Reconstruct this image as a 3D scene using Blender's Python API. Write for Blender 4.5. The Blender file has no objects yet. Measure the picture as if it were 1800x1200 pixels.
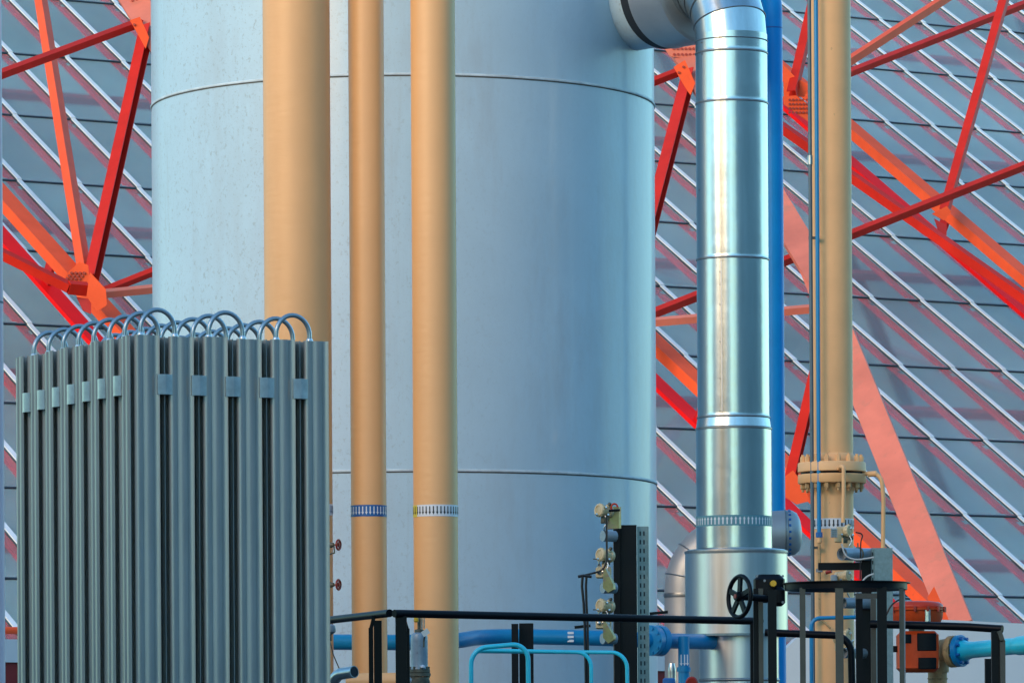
import bpy, bmesh, math, random
from mathutils import Vector, Matrix, noise
random.seed(7)
S = bpy.context.scene
COL = S.collection
R = math.radians
PI = math.pi

# ------------------------------------------------------------------ camera
F = 9140.0; CX = 900.0; HY = 1390.0; ROLL = 0.006; CZ = 1.6
cam = bpy.data.cameras.new('camera'); cam_o = bpy.data.objects.new('camera', cam); COL.objects.link(cam_o)
cam.sensor_fit = 'HORIZONTAL'; cam.sensor_width = 36; cam.lens = F / 1800 * 36
cam.shift_y = (HY - 600) / 1800; cam.clip_start = 0.5; cam.clip_end = 3000
cr, sr = math.cos(ROLL), math.sin(ROLL)
cam_o.matrix_world = Matrix(((cr, sr, 0, 0), (0, 0, -1, 0), (-sr, cr, 0, CZ), (0, 0, 0, 1)))
S.camera = cam_o

def ray(px, py):
    dx = (px - CX) / F; dy = (HY - py) / F
    return Vector((cr * dx + sr * dy, 1, -sr * dx + cr * dy))
def at(px, py, Y):
    v = ray(px, py) * Y
    return Vector((v.x, v.y, v.z + CZ))
def m(px, Y):            # picture length to metres at depth Y
    return px * Y / F

# ------------------------------------------------------------------ sky, sun, exposure
SUN_AZ, SUN_EL = R(40), R(18)            # the sun stands to the left and behind the camera
world = bpy.data.worlds.new('World'); S.world = world; world.use_nodes = True
wn = world.node_tree.nodes; wl = world.node_tree.links
sky = wn.new('ShaderNodeTexSky'); sky.sky_type = 'NISHITA'; sky.sun_disc = False
sky.sun_elevation = SUN_EL; sky.sun_rotation = PI + SUN_AZ
sky.air_density = 1.3; sky.dust_density = 0.3; sky.ozone_density = 3.0
tint = wn.new('ShaderNodeMix'); tint.data_type = 'RGBA'; tint.blend_type = 'MULTIPLY'; tint.inputs[0].default_value = 1.0
tint.inputs[7].default_value = (0.74, 1.06, 1.14, 1)
wl.new(sky.outputs[0], tint.inputs[6]); wl.new(tint.outputs[2], wn['Background'].inputs[0]); wn['Background'].inputs[1].default_value = 0.15
sun = bpy.data.lights.new('sun', 'SUN'); sun.energy = 1.45; sun.angle = R(34); sun.color = (1.0, 0.61, 0.29)
sun_o = bpy.data.objects.new('sun', sun); COL.objects.link(sun_o)
sdir = Vector((-math.sin(SUN_AZ) * math.cos(SUN_EL), -math.cos(SUN_AZ) * math.cos(SUN_EL), math.sin(SUN_EL)))
sun_o.rotation_euler = (-sdir).to_track_quat('-Z', 'Y').to_euler()
sun_o.location = (0, 0, 60)
S.view_settings.view_transform = 'Standard'; S.view_settings.look = 'None'
S.view_settings.exposure = 0.93; S.view_settings.gamma = 1.0
S.view_settings.use_curve_mapping = False
S.cycles.use_denoising = True
S.cycles.max_bounces = 8; S.cycles.transmission_bounces = 6; S.cycles.glossy_bounces = 4

# ------------------------------------------------------------------ materials
def mat(name, col, rough=0.5, metal=0.0, var=0.0, vscale=3.0, vs=(1, 1, 1), bump=0.0, bscale=40.0, bs=(1, 1, 1),
        spots=None, coat=0.0, rvar=0.0, spec=0.5, aniso=0.0, extra=None):
    mt = bpy.data.materials.new(name); mt.use_nodes = True
    n = mt.node_tree.nodes; l = mt.node_tree.links; b = n['Principled BSDF']
    b.inputs['Roughness'].default_value = rough; b.inputs['Metallic'].default_value = metal
    b.inputs['Specular IOR Level'].default_value = spec
    b.inputs['Coat Weight'].default_value = coat; b.inputs['Coat Roughness'].default_value = 0.15
    tc = n.new('ShaderNodeTexCoord')
    def mapped(s):
        mp = n.new('ShaderNodeMapping'); mp.inputs['Scale'].default_value = s
        l.new(tc.outputs['Object'], mp.inputs[0]); return mp
    c = col + (1,) if len(col) == 3 else col
    out = None
    if var:
        nt = n.new('ShaderNodeTexNoise'); nt.inputs['Scale'].default_value = vscale; nt.inputs['Detail'].default_value = 6
        nt.inputs['Roughness'].default_value = 0.62
        l.new(mapped(vs).outputs[0], nt.inputs['Vector'])
        rp = n.new('ShaderNodeValToRGB'); rp.color_ramp.elements[0].position = 0.3; rp.color_ramp.elements[1].position = 0.7
        rp.color_ramp.elements[0].color = tuple(x * (1 - var) for x in c[:3]) + (1,)
        rp.color_ramp.elements[1].color = tuple(min(1, x * (1 + var * 0.6)) for x in c[:3]) + (1,)
        l.new(nt.outputs[0], rp.inputs[0]); out = rp.outputs[0]
        if rvar:
            mr = n.new('ShaderNodeMapRange'); mr.inputs[3].default_value = rough - rvar; mr.inputs[4].default_value = rough + rvar
            l.new(nt.outputs[0], mr.inputs[0]); l.new(mr.outputs[0], b.inputs['Roughness'])
    for sp in (spots or []):          # (scale, threshold, width, colour, stretch, strength)
        nt = n.new('ShaderNodeTexNoise'); nt.inputs['Scale'].default_value = sp[0]; nt.inputs['Detail'].default_value = 5
        nt.inputs['Roughness'].default_value = 0.7
        l.new(mapped(sp[4]).outputs[0], nt.inputs['Vector'])
        mr = n.new('ShaderNodeMapRange'); mr.inputs[1].default_value = sp[1]; mr.inputs[2].default_value = sp[1] + sp[2]
        mr.inputs[4].default_value = sp[5]
        l.new(nt.outputs[0], mr.inputs[0])
        mx = n.new('ShaderNodeMix'); mx.data_type = 'RGBA'
        fac = mr.outputs[0]
        if len(sp) > 6:                # grime that has settled on one side only: (x where it ends, x where it is full)
            sx = n.new('ShaderNodeSeparateXYZ'); l.new(tc.outputs['Object'], sx.inputs[0])
            m2 = n.new('ShaderNodeMapRange'); m2.inputs[1].default_value = sp[6][0]; m2.inputs[2].default_value = sp[6][1]
            m2.inputs[3].default_value = 0.12; l.new(sx.outputs[0], m2.inputs[0])
            ml = n.new('ShaderNodeMath'); ml.operation = 'MULTIPLY'; l.new(fac, ml.inputs[0]); l.new(m2.outputs[0], ml.inputs[1]); fac = ml.outputs[0]
        l.new(fac, mx.inputs[0])
        if out is not None: l.new(out, mx.inputs[6])
        else: mx.inputs[6].default_value = c
        mx.inputs[7].default_value = sp[3] + (1,)
        out = mx.outputs[2]
    if out is not None: l.new(out, b.inputs['Base Color'])
    else: b.inputs['Base Color'].default_value = c
    if bump:
        nt = n.new('ShaderNodeTexNoise'); nt.inputs['Scale'].default_value = bscale; nt.inputs['Detail'].default_value = 4
        l.new(mapped(bs).outputs[0], nt.inputs['Vector'])
        bp = n.new('ShaderNodeBump'); bp.inputs['Strength'].default_value = 1.0; bp.inputs['Distance'].default_value = bump
        l.new(nt.outputs[0], bp.inputs['Height']); l.new(bp.outputs[0], b.inputs['Normal'])
    if extra: extra(n, l, b)
    return mt

M = {}
M['tank'] = mat('tank_paint', (0.435, 0.605, 0.72), 0.42, 0, 0.06, 0.9, bump=0.0022, bscale=14, coat=0.35,
    spots=[(24, 0.575, 0.06, (0.25, 0.30, 0.32), (1, 1, 0.8), 0.50, (1.0, -1.4)), (1.7, 0.50, 0.20, (0.38, 0.46, 0.52), (1, 1, 0.25), 0.5), (5, 0.58, 0.12, (0.34, 0.39, 0.42), (1, 1, 0.06), 0.35, (1.6, -1.2)),
           (60, 0.60, 0.05, (0.25, 0.30, 0.32), (1, 1, 1), 0.6, (1.2, -1.2))])
M['seam'] = mat('weld_seam', (0.55, 0.66, 0.72), 0.5, 0, 0.25, 6)
M['grime'] = mat('seam_grime', (0.10, 0.105, 0.10), 0.8, 0, 0.4, 8)
M['tan'] = mat('tan_paint', (0.82, 0.445, 0.19), 0.45, 0, 0.09, 1.1, (1, 1, .5), bump=0.003, bscale=5, bs=(1, 1, 4),
    spots=[(60, 0.70, 0.05, (0.35, 0.22, 0.12), (1, 1, 1), 0.4)])
M['beige'] = mat('beige_paint', (0.90, 0.50, 0.22), 0.5, 0, 0.08, 3, bump=0.001, bscale=30,
    spots=[(30, 0.67, 0.05, (0.25, 0.14, 0.07), (1, 1, .6), 0.5)])
M['rustbeige'] = mat('weathered_beige', (0.55, 0.34, 0.15), 0.6, 0, 0.3, 18, bump=0.001, bscale=60,
    spots=[(25, 0.56, 0.1, (0.16, 0.08, 0.03), (1, 1, 1), 0.7)])
M['silver'] = mat('aluminium_jacket', (0.58, 0.62, 0.62), 0.24, 1.0, 0.16, 9, (1, 1, .03), bump=0.006, bscale=1.6, bs=(1, 1, 1.2), rvar=0.05)
M['silver2'] = mat('dull_aluminium_jacket', (0.54, 0.55, 0.55), 0.42, 0.85, 0.10, 3, bump=0.002, bscale=3, rvar=0.08)
M['silver3'] = mat('brushed_aluminium_jacket', (0.66, 0.67, 0.65), 0.34, 1.0, 0.14, 9, (1, 1, .03), bump=0.002, bscale=2, rvar=0.06)
M['silver4'] = mat('weathered_aluminium_jacket', (0.50, 0.51, 0.51), 0.5, 0.6, 0.10, 3, bump=0.002, bscale=3)
M['band'] = mat('jacket_joint', (0.30, 0.31, 0.31), 0.4, 0.9, 0.2, 20)
M['blue'] = mat('blue_paint', (0.003, 0.24, 0.50), 0.35, 0, 0.10, 2, bump=0.0008, bscale=40)
M['riser'] = mat('vivid_blue_paint', (0.002, 0.30, 0.75), 0.4, 0, 0.10, 2, bump=0.0008, bscale=40, spec=0.3)
M['cyan'] = mat('bright_blue_paint', (0.02, 0.62, 0.80), 0.32, 0, 0.15, 6, coat=0.3,
    spots=[(14, 0.62, 0.12, (0.10, 0.50, 0.50), (1, 1, 1), 0.5)])
M['red'] = mat('red_steel_paint', (0.95, 0.115, 0.036), 0.5, 0, 0.14, 1.3, spec=0.12, bump=0.001, bscale=14,
    spots=[(7, 0.66, 0.06, (0.35, 0.10, 0.06), (1, 1, 1), 0.45)])
M['pink'] = mat('pink_red_paint', (0.72, 0.20, 0.13), 0.45, 0, 0.22, 0.8, spec=0.3, bump=0.001, bscale=14,
    spots=[(2.2, 0.54, 0.14, (0.55, 0.20, 0.13), (1, 1, 1), 0.7), (16, 0.66, 0.05, (0.35, 0.10, 0.06), (1, 1, 1), 0.5)])  # paler, pinker red than the main steel, with random blotches
M['shadedred'] = mat('shaded_red_steel', (0.66, 0.026, 0.013), 0.5, 0, 0.15, 1.5, spec=0.12)  # same red steel; shade on ties and braces put into the colour
M['brightred'] = mat('bounce_shaded_red', (0.90, 0.008, 0.008), 0.5, 0, 0.08, 1.5, spec=0.12)  # lower chord plate: its shade and red bounce light put into the colour
M['crimson'] = mat('deep_red_paint', (0.50, 0.008, 0.008), 0.5, 0, 0.1, 2)
M['bolt'] = mat('dark_bolt', (0.40, 0.05, 0.03), 0.5, 0.3, 0.3, 30)
M['rafter'] = mat('rafter_red', (0.95, 0.035, 0.035), 0.6, 0, 0.08, 2, spec=0.1)
M['purlin'] = mat('purlin_red', (0.45, 0.06, 0.08), 0.5, 0, 0.1, 2)
M['bar'] = mat('glazing_bar_aluminium', (0.82, 0.88, 0.90), 0.35, 0.0, 0.1, 3)
M['gasket'] = mat('gasket', (0.03, 0.055, 0.075), 0.5, 0, 0.3, 4)
M['inside'] = mat('hall_interior', (0.44, 0.80, 0.76), 0.8, 0, 0.4, 0.25)
M['fin'] = mat('finned_aluminium', (0.47, 0.455, 0.42), 0.40, 0.65, 0.14, 5, (3, 3, .25), bump=0.0006, bscale=18, bs=(1, 1, .1), rvar=0.08)
M['bend'] = mat('bend_aluminium', (0.45, 0.52, 0.55), 0.32, 0.8, 0.1, 14)
M['clip'] = mat('clip_aluminium', (0.62, 0.65, 0.64), 0.38, 0.8, 0.2, 16)
M['weld'] = mat('weld_metal', (0.75, 0.78, 0.78), 0.3, 0.8, 0.2, 60)
M['black'] = mat('black_paint', (0.003, 0.004, 0.007), 0.42, 0, 0.2, 6, bump=0.0004, bscale=50, spec=0.18)
M['brown'] = mat('bronze_grey_paint', (0.085, 0.075, 0.060), 0.42, 0.2, 0.2, 8)
M['galv'] = mat('galvanised_steel', (0.20, 0.28, 0.30), 0.45, 0.55, 0.22, 40, rvar=0.1,
    spots=[(18, 0.60, 0.1, (0.34, 0.40, 0.40), (1, 1, 1), 0.5)])
M['slot'] = mat('slot_dark', (0.012, 0.02, 0.03), 0.7, 0)
M['cream'] = mat('instrument_cream', (0.66, 0.50, 0.27), 0.45, 0, 0.25, 22,
    spots=[(40, 0.60, 0.08, (0.16, 0.13, 0.08), (1, 1, 1), 0.6)])
M['creamlid'] = mat('instrument_lid', (0.80, 0.60, 0.33), 0.4, 0, 0.15, 30)
M['steel'] = mat('stainless', (0.55, 0.55, 0.54), 0.28, 1.0, 0.2, 20)
M['grey'] = mat('grey_paint', (0.24, 0.27, 0.29), 0.45, 0.2, 0.18, 18,
    spots=[(22, 0.64, 0.08, (0.10, 0.08, 0.06), (1, 1, 1), 0.5)])
M['conduit'] = mat('conduit_grey', (0.10, 0.15, 0.18), 0.45, 0.2, 0.15, 6)
M['vgrey'] = mat('valve_grey', (0.30, 0.38, 0.44), 0.42, 0.3, 0.15, 14,
    spots=[(34, 0.62, 0.08, (0.12, 0.11, 0.09), (1, 1, 1), 0.5)])
M['castgreen'] = mat('cast_valve', (0.15, 0.14, 0.10), 0.55, 0.4, 0.4, 30)
M['greenplate'] = mat('zinc_plate', (0.30, 0.25, 0.11), 0.35, 0.6, 0.35, 12,
    spots=[(10, 0.5, 0.12, (0.30, 0.10, 0.16), (1, 1, 1), 0.6)])
M['orange'] = mat('actuator_orange', (0.66, 0.07, 0.012), 0.42, 0, 0.2, 8, spec=0.25,
    spots=[(14, 0.64, 0.06, (0.12, 0.03, 0.02), (1, 1, 1), 0.5)])
M['winered'] = mat('actuator_red', (0.60, 0.045, 0.016), 0.38, 0, 0.15, 6, spec=0.3)
M['wheel'] = mat('handwheel_red', (0.30, 0.025, 0.015), 0.4, 0, 0.3, 40)
M['rubber'] = mat('cable_black', (0.008, 0.009, 0.010), 0.5)
M['whitecable'] = mat('white_cable', (0.55, 0.55, 0.52), 0.5)
M['yellow'] = mat('yellow_plastic', (0.80, 0.45, 0.01), 0.4)
M['tagwhite'] = mat('white_tag', (0.75, 0.75, 0.68), 0.5)
M['bandwhite'] = mat('band_white', (0.72, 0.76, 0.80), 0.45, 0, 0.05, 10)
M['bandblue'] = mat('band_blue', (0.008, 0.12, 0.38), 0.45)
M['bandteal'] = mat('band_teal', (0.10, 0.27, 0.33), 0.4)
M['bandyellow'] = mat('band_yellow', (0.70, 0.62, 0.08), 0.45)
M['arrowblack'] = mat('arrow_black', (0.012, 0.014, 0.02), 0.5)
M['arrownavy'] = mat('arrow_navy', (0.012, 0.06, 0.16), 0.5)
M['arrowwhite'] = mat('arrow_white', (0.72, 0.76, 0.80), 0.5)
M['palewall'] = mat('pale_cladding', (0.50, 0.60, 0.66), 0.5, 0, 0.06, 0.6, bump=0.002, bscale=3)
M['plinth'] = mat('dark_red_plinth', (0.16, 0.006, 0.008), 0.6, 0, 0.2, 1)
M['concrete'] = mat('concrete', (0.11, 0.115, 0.12), 0.85, 0, 0.25, 0.35, bump=0.01, bscale=8)
M['grating'] = mat('deck_grating', (0.09, 0.09, 0.09), 0.6, 0.5, 0.3, 12)
M['mauve'] = mat('lilac_grey_paint', (0.80, 0.62, 0.68), 0.45, 0, 0.06, 2)
M['shadeblock'] = mat('shade_block_render', (0.78, 0.72, 0.60), 0.8, 0, 0.2, 0.3)

M['teal'] = mat('reflection_block_teal', (0.26, 0.42, 0.50), 0.6, 0, 0.1, 0.2)
def glass_extra(n, l, b):
    b.inputs['Transmission Weight'].default_value = 0.84
    b.inputs['IOR'].default_value = 1.22
M['glass'] = mat('translucent_glazing', (0.92, 0.99, 0.99), 0.26, 0, 0.35, 0.20, (1, 1, 1), bump=0.003, bscale=1.6, bs=(.5, .5, 3.0),
                 spots=[(60, 0.72, 0.03, (0.3, 0.36, 0.38), (1, 1, 1), 0.5)], extra=glass_extra)

# ------------------------------------------------------------------ mesh helpers
def frame(axis, up=None):
    z = Vector(axis).normalized()
    u = Vector(up) if up is not None else Vector((0, 0, 1))
    if abs(z.dot(u.normalized())) > 0.985: u = Vector((0, 1, 0)) if abs(z.y) < 0.9 else Vector((1, 0, 0))
    x = u.cross(z).normalized(); y = z.cross(x)
    return x, y, z

class MB:
    def __init__(s): s.v = []; s.f = []
    def add(s, vs, fs):
        o = len(s.v); s.v += [Vector(p) for p in vs]; s.f += [tuple(i + o for i in f) for f in fs]; return s
    def box(s, c, sx, sy, sz, ax=None, bev=0.0):
        c = Vector(c)
        if ax is None: ax = (Vector((1, 0, 0)), Vector((0, 1, 0)), Vector((0, 0, 1)))
        X, Y, Z = ax
        if bev <= 0:
            vs = [c + X * (sx / 2 * a) + Y * (sy / 2 * b) + Z * (sz / 2 * d) for d in (-1, 1) for b in (-1, 1) for a in (-1, 1)]
            return s.add(vs, [(0, 2, 3, 1), (4, 5, 7, 6), (0, 1, 5, 4), (2, 6, 7, 3), (0, 4, 6, 2), (1, 3, 7, 5)])
        h = bev
        pts = []
        for (a, b) in ((-1, -1), (1, -1), (1, 1), (-1, 1)):
            for k in range(3):
                t = math.atan2(b, a) + (k - 1) * PI / 4
                pts.append((a * (sx / 2 - h) + h * math.cos(t), b * (sy / 2 - h) + h * math.sin(t)))
        n = len(pts); vs = []
        for (zz, sc) in ((-sz / 2, h), (-sz / 2 + h, 0), (sz / 2 - h, 0), (sz / 2, h)):
            for (x, y) in pts:
                vs.append(c + X * (x * (1 - 2 * sc / sx)) + Y * (y * (1 - 2 * sc / sy)) + Z * zz)
        fs = [tuple(range(n - 1, -1, -1)), tuple(range(3 * n, 4 * n))]
        for k in range(3):
            for i in range(n):
                j = (i + 1) % n; fs.append((k * n + i, k * n + j, (k + 1) * n + j, (k + 1) * n + i))
        return s.add(vs, fs)
    def prism(s, poly, p0, p1, up, closed=True, caps=True):
        """2D polygon (x sideways, y along up) extruded from p0 to p1"""
        p0, p1 = Vector(p0), Vector(p1)
        x, y, z = frame(p1 - p0, up)
        n = len(poly)
        vs = [p0 + x * a + y * b for a, b in poly] + [p1 + x * a + y * b for a, b in poly]
        fs = [(i, (i + 1) % n, n + (i + 1) % n, n + i) for i in range(n if closed else n - 1)]
        if closed and caps: fs += [tuple(range(n - 1, -1, -1)), tuple(range(n, 2 * n))]
        return s.add(vs, fs)
    def ibeam(s, p0, p1, up, w, h, t=0.02):
        x = w / 2; y = h / 2; q = t / 2
        return s.prism([(-x, -y), (x, -y), (x, -y + t), (q, -y + t), (q, y - t), (x, y - t), (x, y), (-x, y), (-x, y - t), (-q, y - t), (-q, -y + t), (-x, -y + t)], p0, p1, up)
    def chan(s, p0, p1, up, w, h, t=0.012):   # channel open sideways (+x)
        x = w / 2; y = h / 2
        return s.prism([(-x, -y), (x, -y), (x, -y + t), (-x + t, -y + t), (-x + t, y - t), (x, y - t), (x, y), (-x, y)], p0, p1, up)
    def rect(s, p0, p1, up, w, h):
        return s.prism([(-w / 2, -h / 2), (w / 2, -h / 2), (w / 2, h / 2), (-w / 2, h / 2)], p0, p1, up)
    def tube(s, pts, r, seg=16, caps=True):
        pts = [Vector(p) for p in pts]; n = len(pts)
        rr = r if isinstance(r, (list, tuple)) else [r] * n
        tang = []
        for i in range(n):
            a = pts[min(i + 1, n - 1)] - pts[max(i - 1, 0)]
            if 0 < i < n - 1: a = (pts[i + 1] - pts[i]).normalized() + (pts[i] - pts[i - 1]).normalized()
            tang.append(a.normalized())
        x, y, z = frame(tang[0]); vs = []
        for i in range(n):
            t = tang[i]; x = (x - t * x.dot(t)).normalized(); y = t.cross(x)
            for k in range(seg):
                a = 2 * PI * k / seg; vs.append(pts[i] + x * (rr[i] * math.cos(a)) + y * (rr[i] * math.sin(a)))
        fs = []
        for i in range(n - 1):
            for k in range(seg):
                j = (k + 1) % seg; fs.append((i * seg + k, i * seg + j, (i + 1) * seg + j, (i + 1) * seg + k))
        if caps: fs += [tuple(range(seg - 1, -1, -1)), tuple((n - 1) * seg + k for k in range(seg))]
        return s.add(vs, fs)
    def lathe(s, prof, o, axis=(0, 0, 1), seg=32, cap0=True, cap1=True, up=None):
        pr = [prof[0]]
        for a_, b_ in zip(prof[:-1], prof[1:]):
            L_ = math.hypot(b_[0] - a_[0], b_[1] - a_[1])
            if L_ > 0.12:
                for t_ in (.02 / L_, 1 - .02 / L_): pr.append((a_[0] + (b_[0] - a_[0]) * t_, a_[1] + (b_[1] - a_[1]) * t_))
            pr.append(b_)
        prof = pr
        o = Vector(o); x, y, z = frame(axis, up); vs = []; n = len(prof)
        for (r, h) in prof:
            for k in range(seg):
                a = 2 * PI * k / seg; vs.append(o + x * (r * math.cos(a)) + y * (r * math.sin(a)) + z * h)
        fs = []
        for i in range(n - 1):
            for k in range(seg):
                j = (k + 1) % seg; fs.append((i * seg + k, i * seg + j, (i + 1) * seg + j, (i + 1) * seg + k))
        if cap0: fs.append(tuple(range(seg - 1, -1, -1)))
        if cap1: fs.append(tuple((n - 1) * seg + k for k in range(seg)))
        return s.add(vs, fs)
    def cyl(s, p0, p1, r, seg=20): return s.tube([p0, p1], r, seg)
    def bolts(s, o, axis, R_, n, r, h, ph=0.0, seg=6, up=None):
        x, y, z = frame(axis, up)
        for k in range(n):
            a = 2 * PI * k / n + ph; c = Vector(o) + x * R_ * math.cos(a) + y * R_ * math.sin(a)
            s.tube([c - z * h / 2, c + z * h / 2], r, seg)
        return s
    def build_each(s, name, mt, parent, smooth=40):
        # every separate piece collected so far becomes a mesh of its own
        adj = {}; par = list(range(len(s.v)))
        def find(i):
            while par[i] != i: par[i] = par[par[i]]; i = par[i]
            return i
        for f in s.f:
            for i in f[1:]: par[find(i)] = find(f[0])
        grp = {}
        for f in s.f: grp.setdefault(find(f[0]), []).append(f)
        for fs in grp.values():
            idx = sorted({i for f in fs for i in f}); mp = {a: b for b, a in enumerate(idx)}
            q = MB(); q.v = [s.v[i] for i in idx]; q.f = [tuple(mp[i] for i in f) for f in fs]; q.build(name, mt, parent, smooth)
    def build(s, name, mt, parent=None, smooth=40):
        me = bpy.data.meshes.new(name)
        if parent is None:
            lo = [min(v[i] for v in s.v) for i in range(3)]; hi = [max(v[i] for v in s.v) for i in range(3)]
            off = Vector(((lo[0] + hi[0]) / 2, (lo[1] + hi[1]) / 2, lo[2]))
        else:
            off = Vector((0, 0, 0)); q = parent
            while q is not None: off += q.location; q = q.parent
        me.from_pydata([v - off for v in s.v], [], s.f)
        bm = bmesh.new(); bm.from_mesh(me); bmesh.ops.recalc_face_normals(bm, faces=bm.faces)
        lim = R(smooth)
        for f in bm.faces: f.smooth = True
        for e in bm.edges:
            e.smooth = len(e.link_faces) == 2 and e.calc_face_angle(0) < lim
        bm.to_mesh(me); bm.free(); me.update()
        o = bpy.data.objects.new(name, me); COL.objects.link(o); me.materials.append(mt)
        if parent is None: o.location = off
        else: o.parent = parent
        return o

def bendpath(pts, r, n=7):
    """polyline with rounded corners"""
    pts = [Vector(p) for p in pts]; out = [pts[0]]
    rr = r if isinstance(r, (list, tuple)) else [r] * (len(pts) - 2)
    for i in range(1, len(pts) - 1):
        a = (pts[i - 1] - pts[i]); b = (pts[i + 1] - pts[i]); q = rr[i - 1]
        q = min(q, a.length * .49, b.length * .49); a.normalize(); b.normalize()
        th = a.angle(b)
        p0 = pts[i] + a * q; p1 = pts[i] + b * q
        if th > 3.1: out.append(pts[i]); continue
        rad = q * math.tan(th / 2); c = pts[i] + (a + b).normalized() * (rad / math.sin(th / 2))
        u = (p0 - c); w = (p1 - c); ang = u.angle(w)
        for k in range(n + 1):
            t = k / n; out.append(c + (u * math.sin((1 - t) * ang) + w * math.sin(t * ang)) / math.sin(ang))
    out.append(pts[-1]); return out

def thing(name, label, cat, loc, group=None, kind=None):
    o = bpy.data.objects.new(name, None); COL.objects.link(o); o.location = loc; o.empty_display_size = 0.2
    o['label'] = label; o['category'] = cat
    if group: o['group'] = group
    if kind: o['kind'] = kind
    return o
def tag(o, label, cat, group=None, kind=None):
    o['label'] = label; o['category'] = cat
    if group: o['group'] = group
    if kind: o['kind'] = kind
    return o
def struct(o): o['kind'] = 'structure'; return o

def arrow_band(parent, c, r, zc, h, down, mband, marrow, n, h_out=0.002, name='arrow_band'):
    """sticker band wrapped round a vertical pipe with a row of arrows on it"""
    b = MB().lathe([(r + h_out, zc - h / 2), (r + h_out, zc + h / 2)], (c.x, c.y, 0), seg=96, cap0=False, cap1=False).build(name, mband, parent)
    a = MB(); rr = r + h_out + 0.002; pitch = 2 * PI / n; sg = -1 if down else 1
    P = lambda t, z: Vector((c.x + rr * math.cos(t), c.y + rr * math.sin(t), zc + z * sg))
    for k in range(n):
        t = k * pitch; w = pitch * 0.15; wh = pitch * 0.34; H = h * 0.36
        a.add([P(t - w, -H), P(t + w, -H), P(t + w, H * .30), P(t - w, H * .30)], [(0, 1, 2, 3)])
        a.add([P(t - wh, H * .30), P(t + wh, H * .30), P(t, H)], [(0, 1, 2)])
    a.build('arrows', marrow, b)
    return b

# ================================================================== SETTING
struct(MB().add([(-400, -120, 0), (400, -120, 0), (400, 900, 0), (-400, 900, 0)], [(0, 1, 2, 3)]).build('ground', M['concrete']))

# ------------------------------------------------------------------ the glass roof hall behind (fitted from its two sets of lines)
TH, PT, GA, GB = 0.56128, 0.54006, 1.07519, 2.66204
RP0 = Vector((-361.08389 / F * 75, 75, 524.0098 / F * 75 + CZ))
RH = Vector((math.cos(TH), math.sin(TH), 0))
RD = Vector((-math.sin(TH) * math.cos(PT), math.cos(TH) * math.cos(PT), math.sin(PT)))
RN = RH.cross(RD).normalized()
def roof(i, j, off=0.0): return RP0 + RH * (i * GA) + RD * (j * GB) + RN * off
def on(px, py, off):        # the point over the roof, off metres out of its plane, that is seen at px, py
    r = ray(px, py); o = Vector((0, 0, CZ)); p = RP0 + RN * off
    return o + r * ((p - o).dot(RN) / r.dot(RN))

I0, I1, J0, J1 = -14, 36, -2, 12
hall = thing('glass_hall', 'large hall with a sloping grey glass roof ruled by white bars, behind the tank', 'building', (roof(10, -2).x, roof(10, -2).y, 0))
g = MB(); k = MB()
LAP = 0.020
for j in range(J0, J1):
    a, b, c, d = roof(I0, j - .03, LAP), roof(I1, j - .03, LAP), roof(I1, j + 1, 0), roof(I0, j + 1, 0)
    nx = 50
    vs = []; fs = []
    for q in range(nx + 1):
        vs += [a.lerp(b, q / nx), d.lerp(c, q / nx)]
    for q in range(nx): fs.append((2 * q, 2 * q + 2, 2 * q + 3, 2 * q + 1))
    g.add(vs, fs)
    k.rect(roof(I0, j - .032, LAP * .5), roof(I1, j - .032, LAP * .5), RN, 0.03, LAP + 0.012)
g.build('glazing', M['glass'], hall)
k.build('lap_gasket', M['gasket'], hall)
for i in range(I0, I1 + 1):
    bar = MB(); gk = MB()
    for j in range(J0, J1):
        p, q = roof(i, j - .035, LAP + 0.026), roof(i, j + .985, 0.026)
        bar.rect(p, q, RN, 0.080, 0.020)
        gk.rect(roof(i - .022, j - .035, LAP + 0.009), roof(i - .022, j + .985, 0.009), RN, 0.075, 0.010)
    b = bar.build('glazing_bar', M['bar'], hall)
    gk.build('gasket', M['gasket'], b)
for i in range(I0, I1 + 1):
    rf = MB()
    for j in range(J0, J1):
        rf.ibeam(roof(i, j - .02, -.25), roof(i, j + .93, -.25), RN, 0.13, 0.12, .02)
        rf.rect(roof(i, j + .93, -.30), roof(i, j + .98, -.30), RN, 0.10, 0.06)
    rf.build('rafter', M['rafter'], hall)
for j in (-1.45, -.45, 1.55, 3.55, 5.55, 7.5, 9.5, 11.5):
    MB().ibeam(roof(I0, j, -.62), roof(I1, j, -.62), RN, 0.16, 0.30, .03).build('purlin', M['purlin'], hall)
# lattice of pale round braces inside, seen only as blurs
for (i, j, i2, j2) in ((10, 4, 20, 0.6), (20, 0.6, 30, 1.8), (6, .5, 14, 3.8), (14.5, -1.5, 24, -.2), (-6, 3, 2, 7), (2, 0, 8, 4), (22, 4, 31, 6)):
    MB().tube([roof(i, j, -1.1), roof(i2, j2, -1.3)], 0.13, 12).build('inner_brace', M['palewall'], hall)
for (i, j, i2, j2) in ((15.5, 4.2, 11.5, .2), (17, 8, 14, 4.6), (27, 9, 22, 5)):
    MB().tube([roof(i, j, -1.0), roof(i2, j2, -1.4)], 0.14, 12).build('inner_post', M['gasket'], hall)
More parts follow.
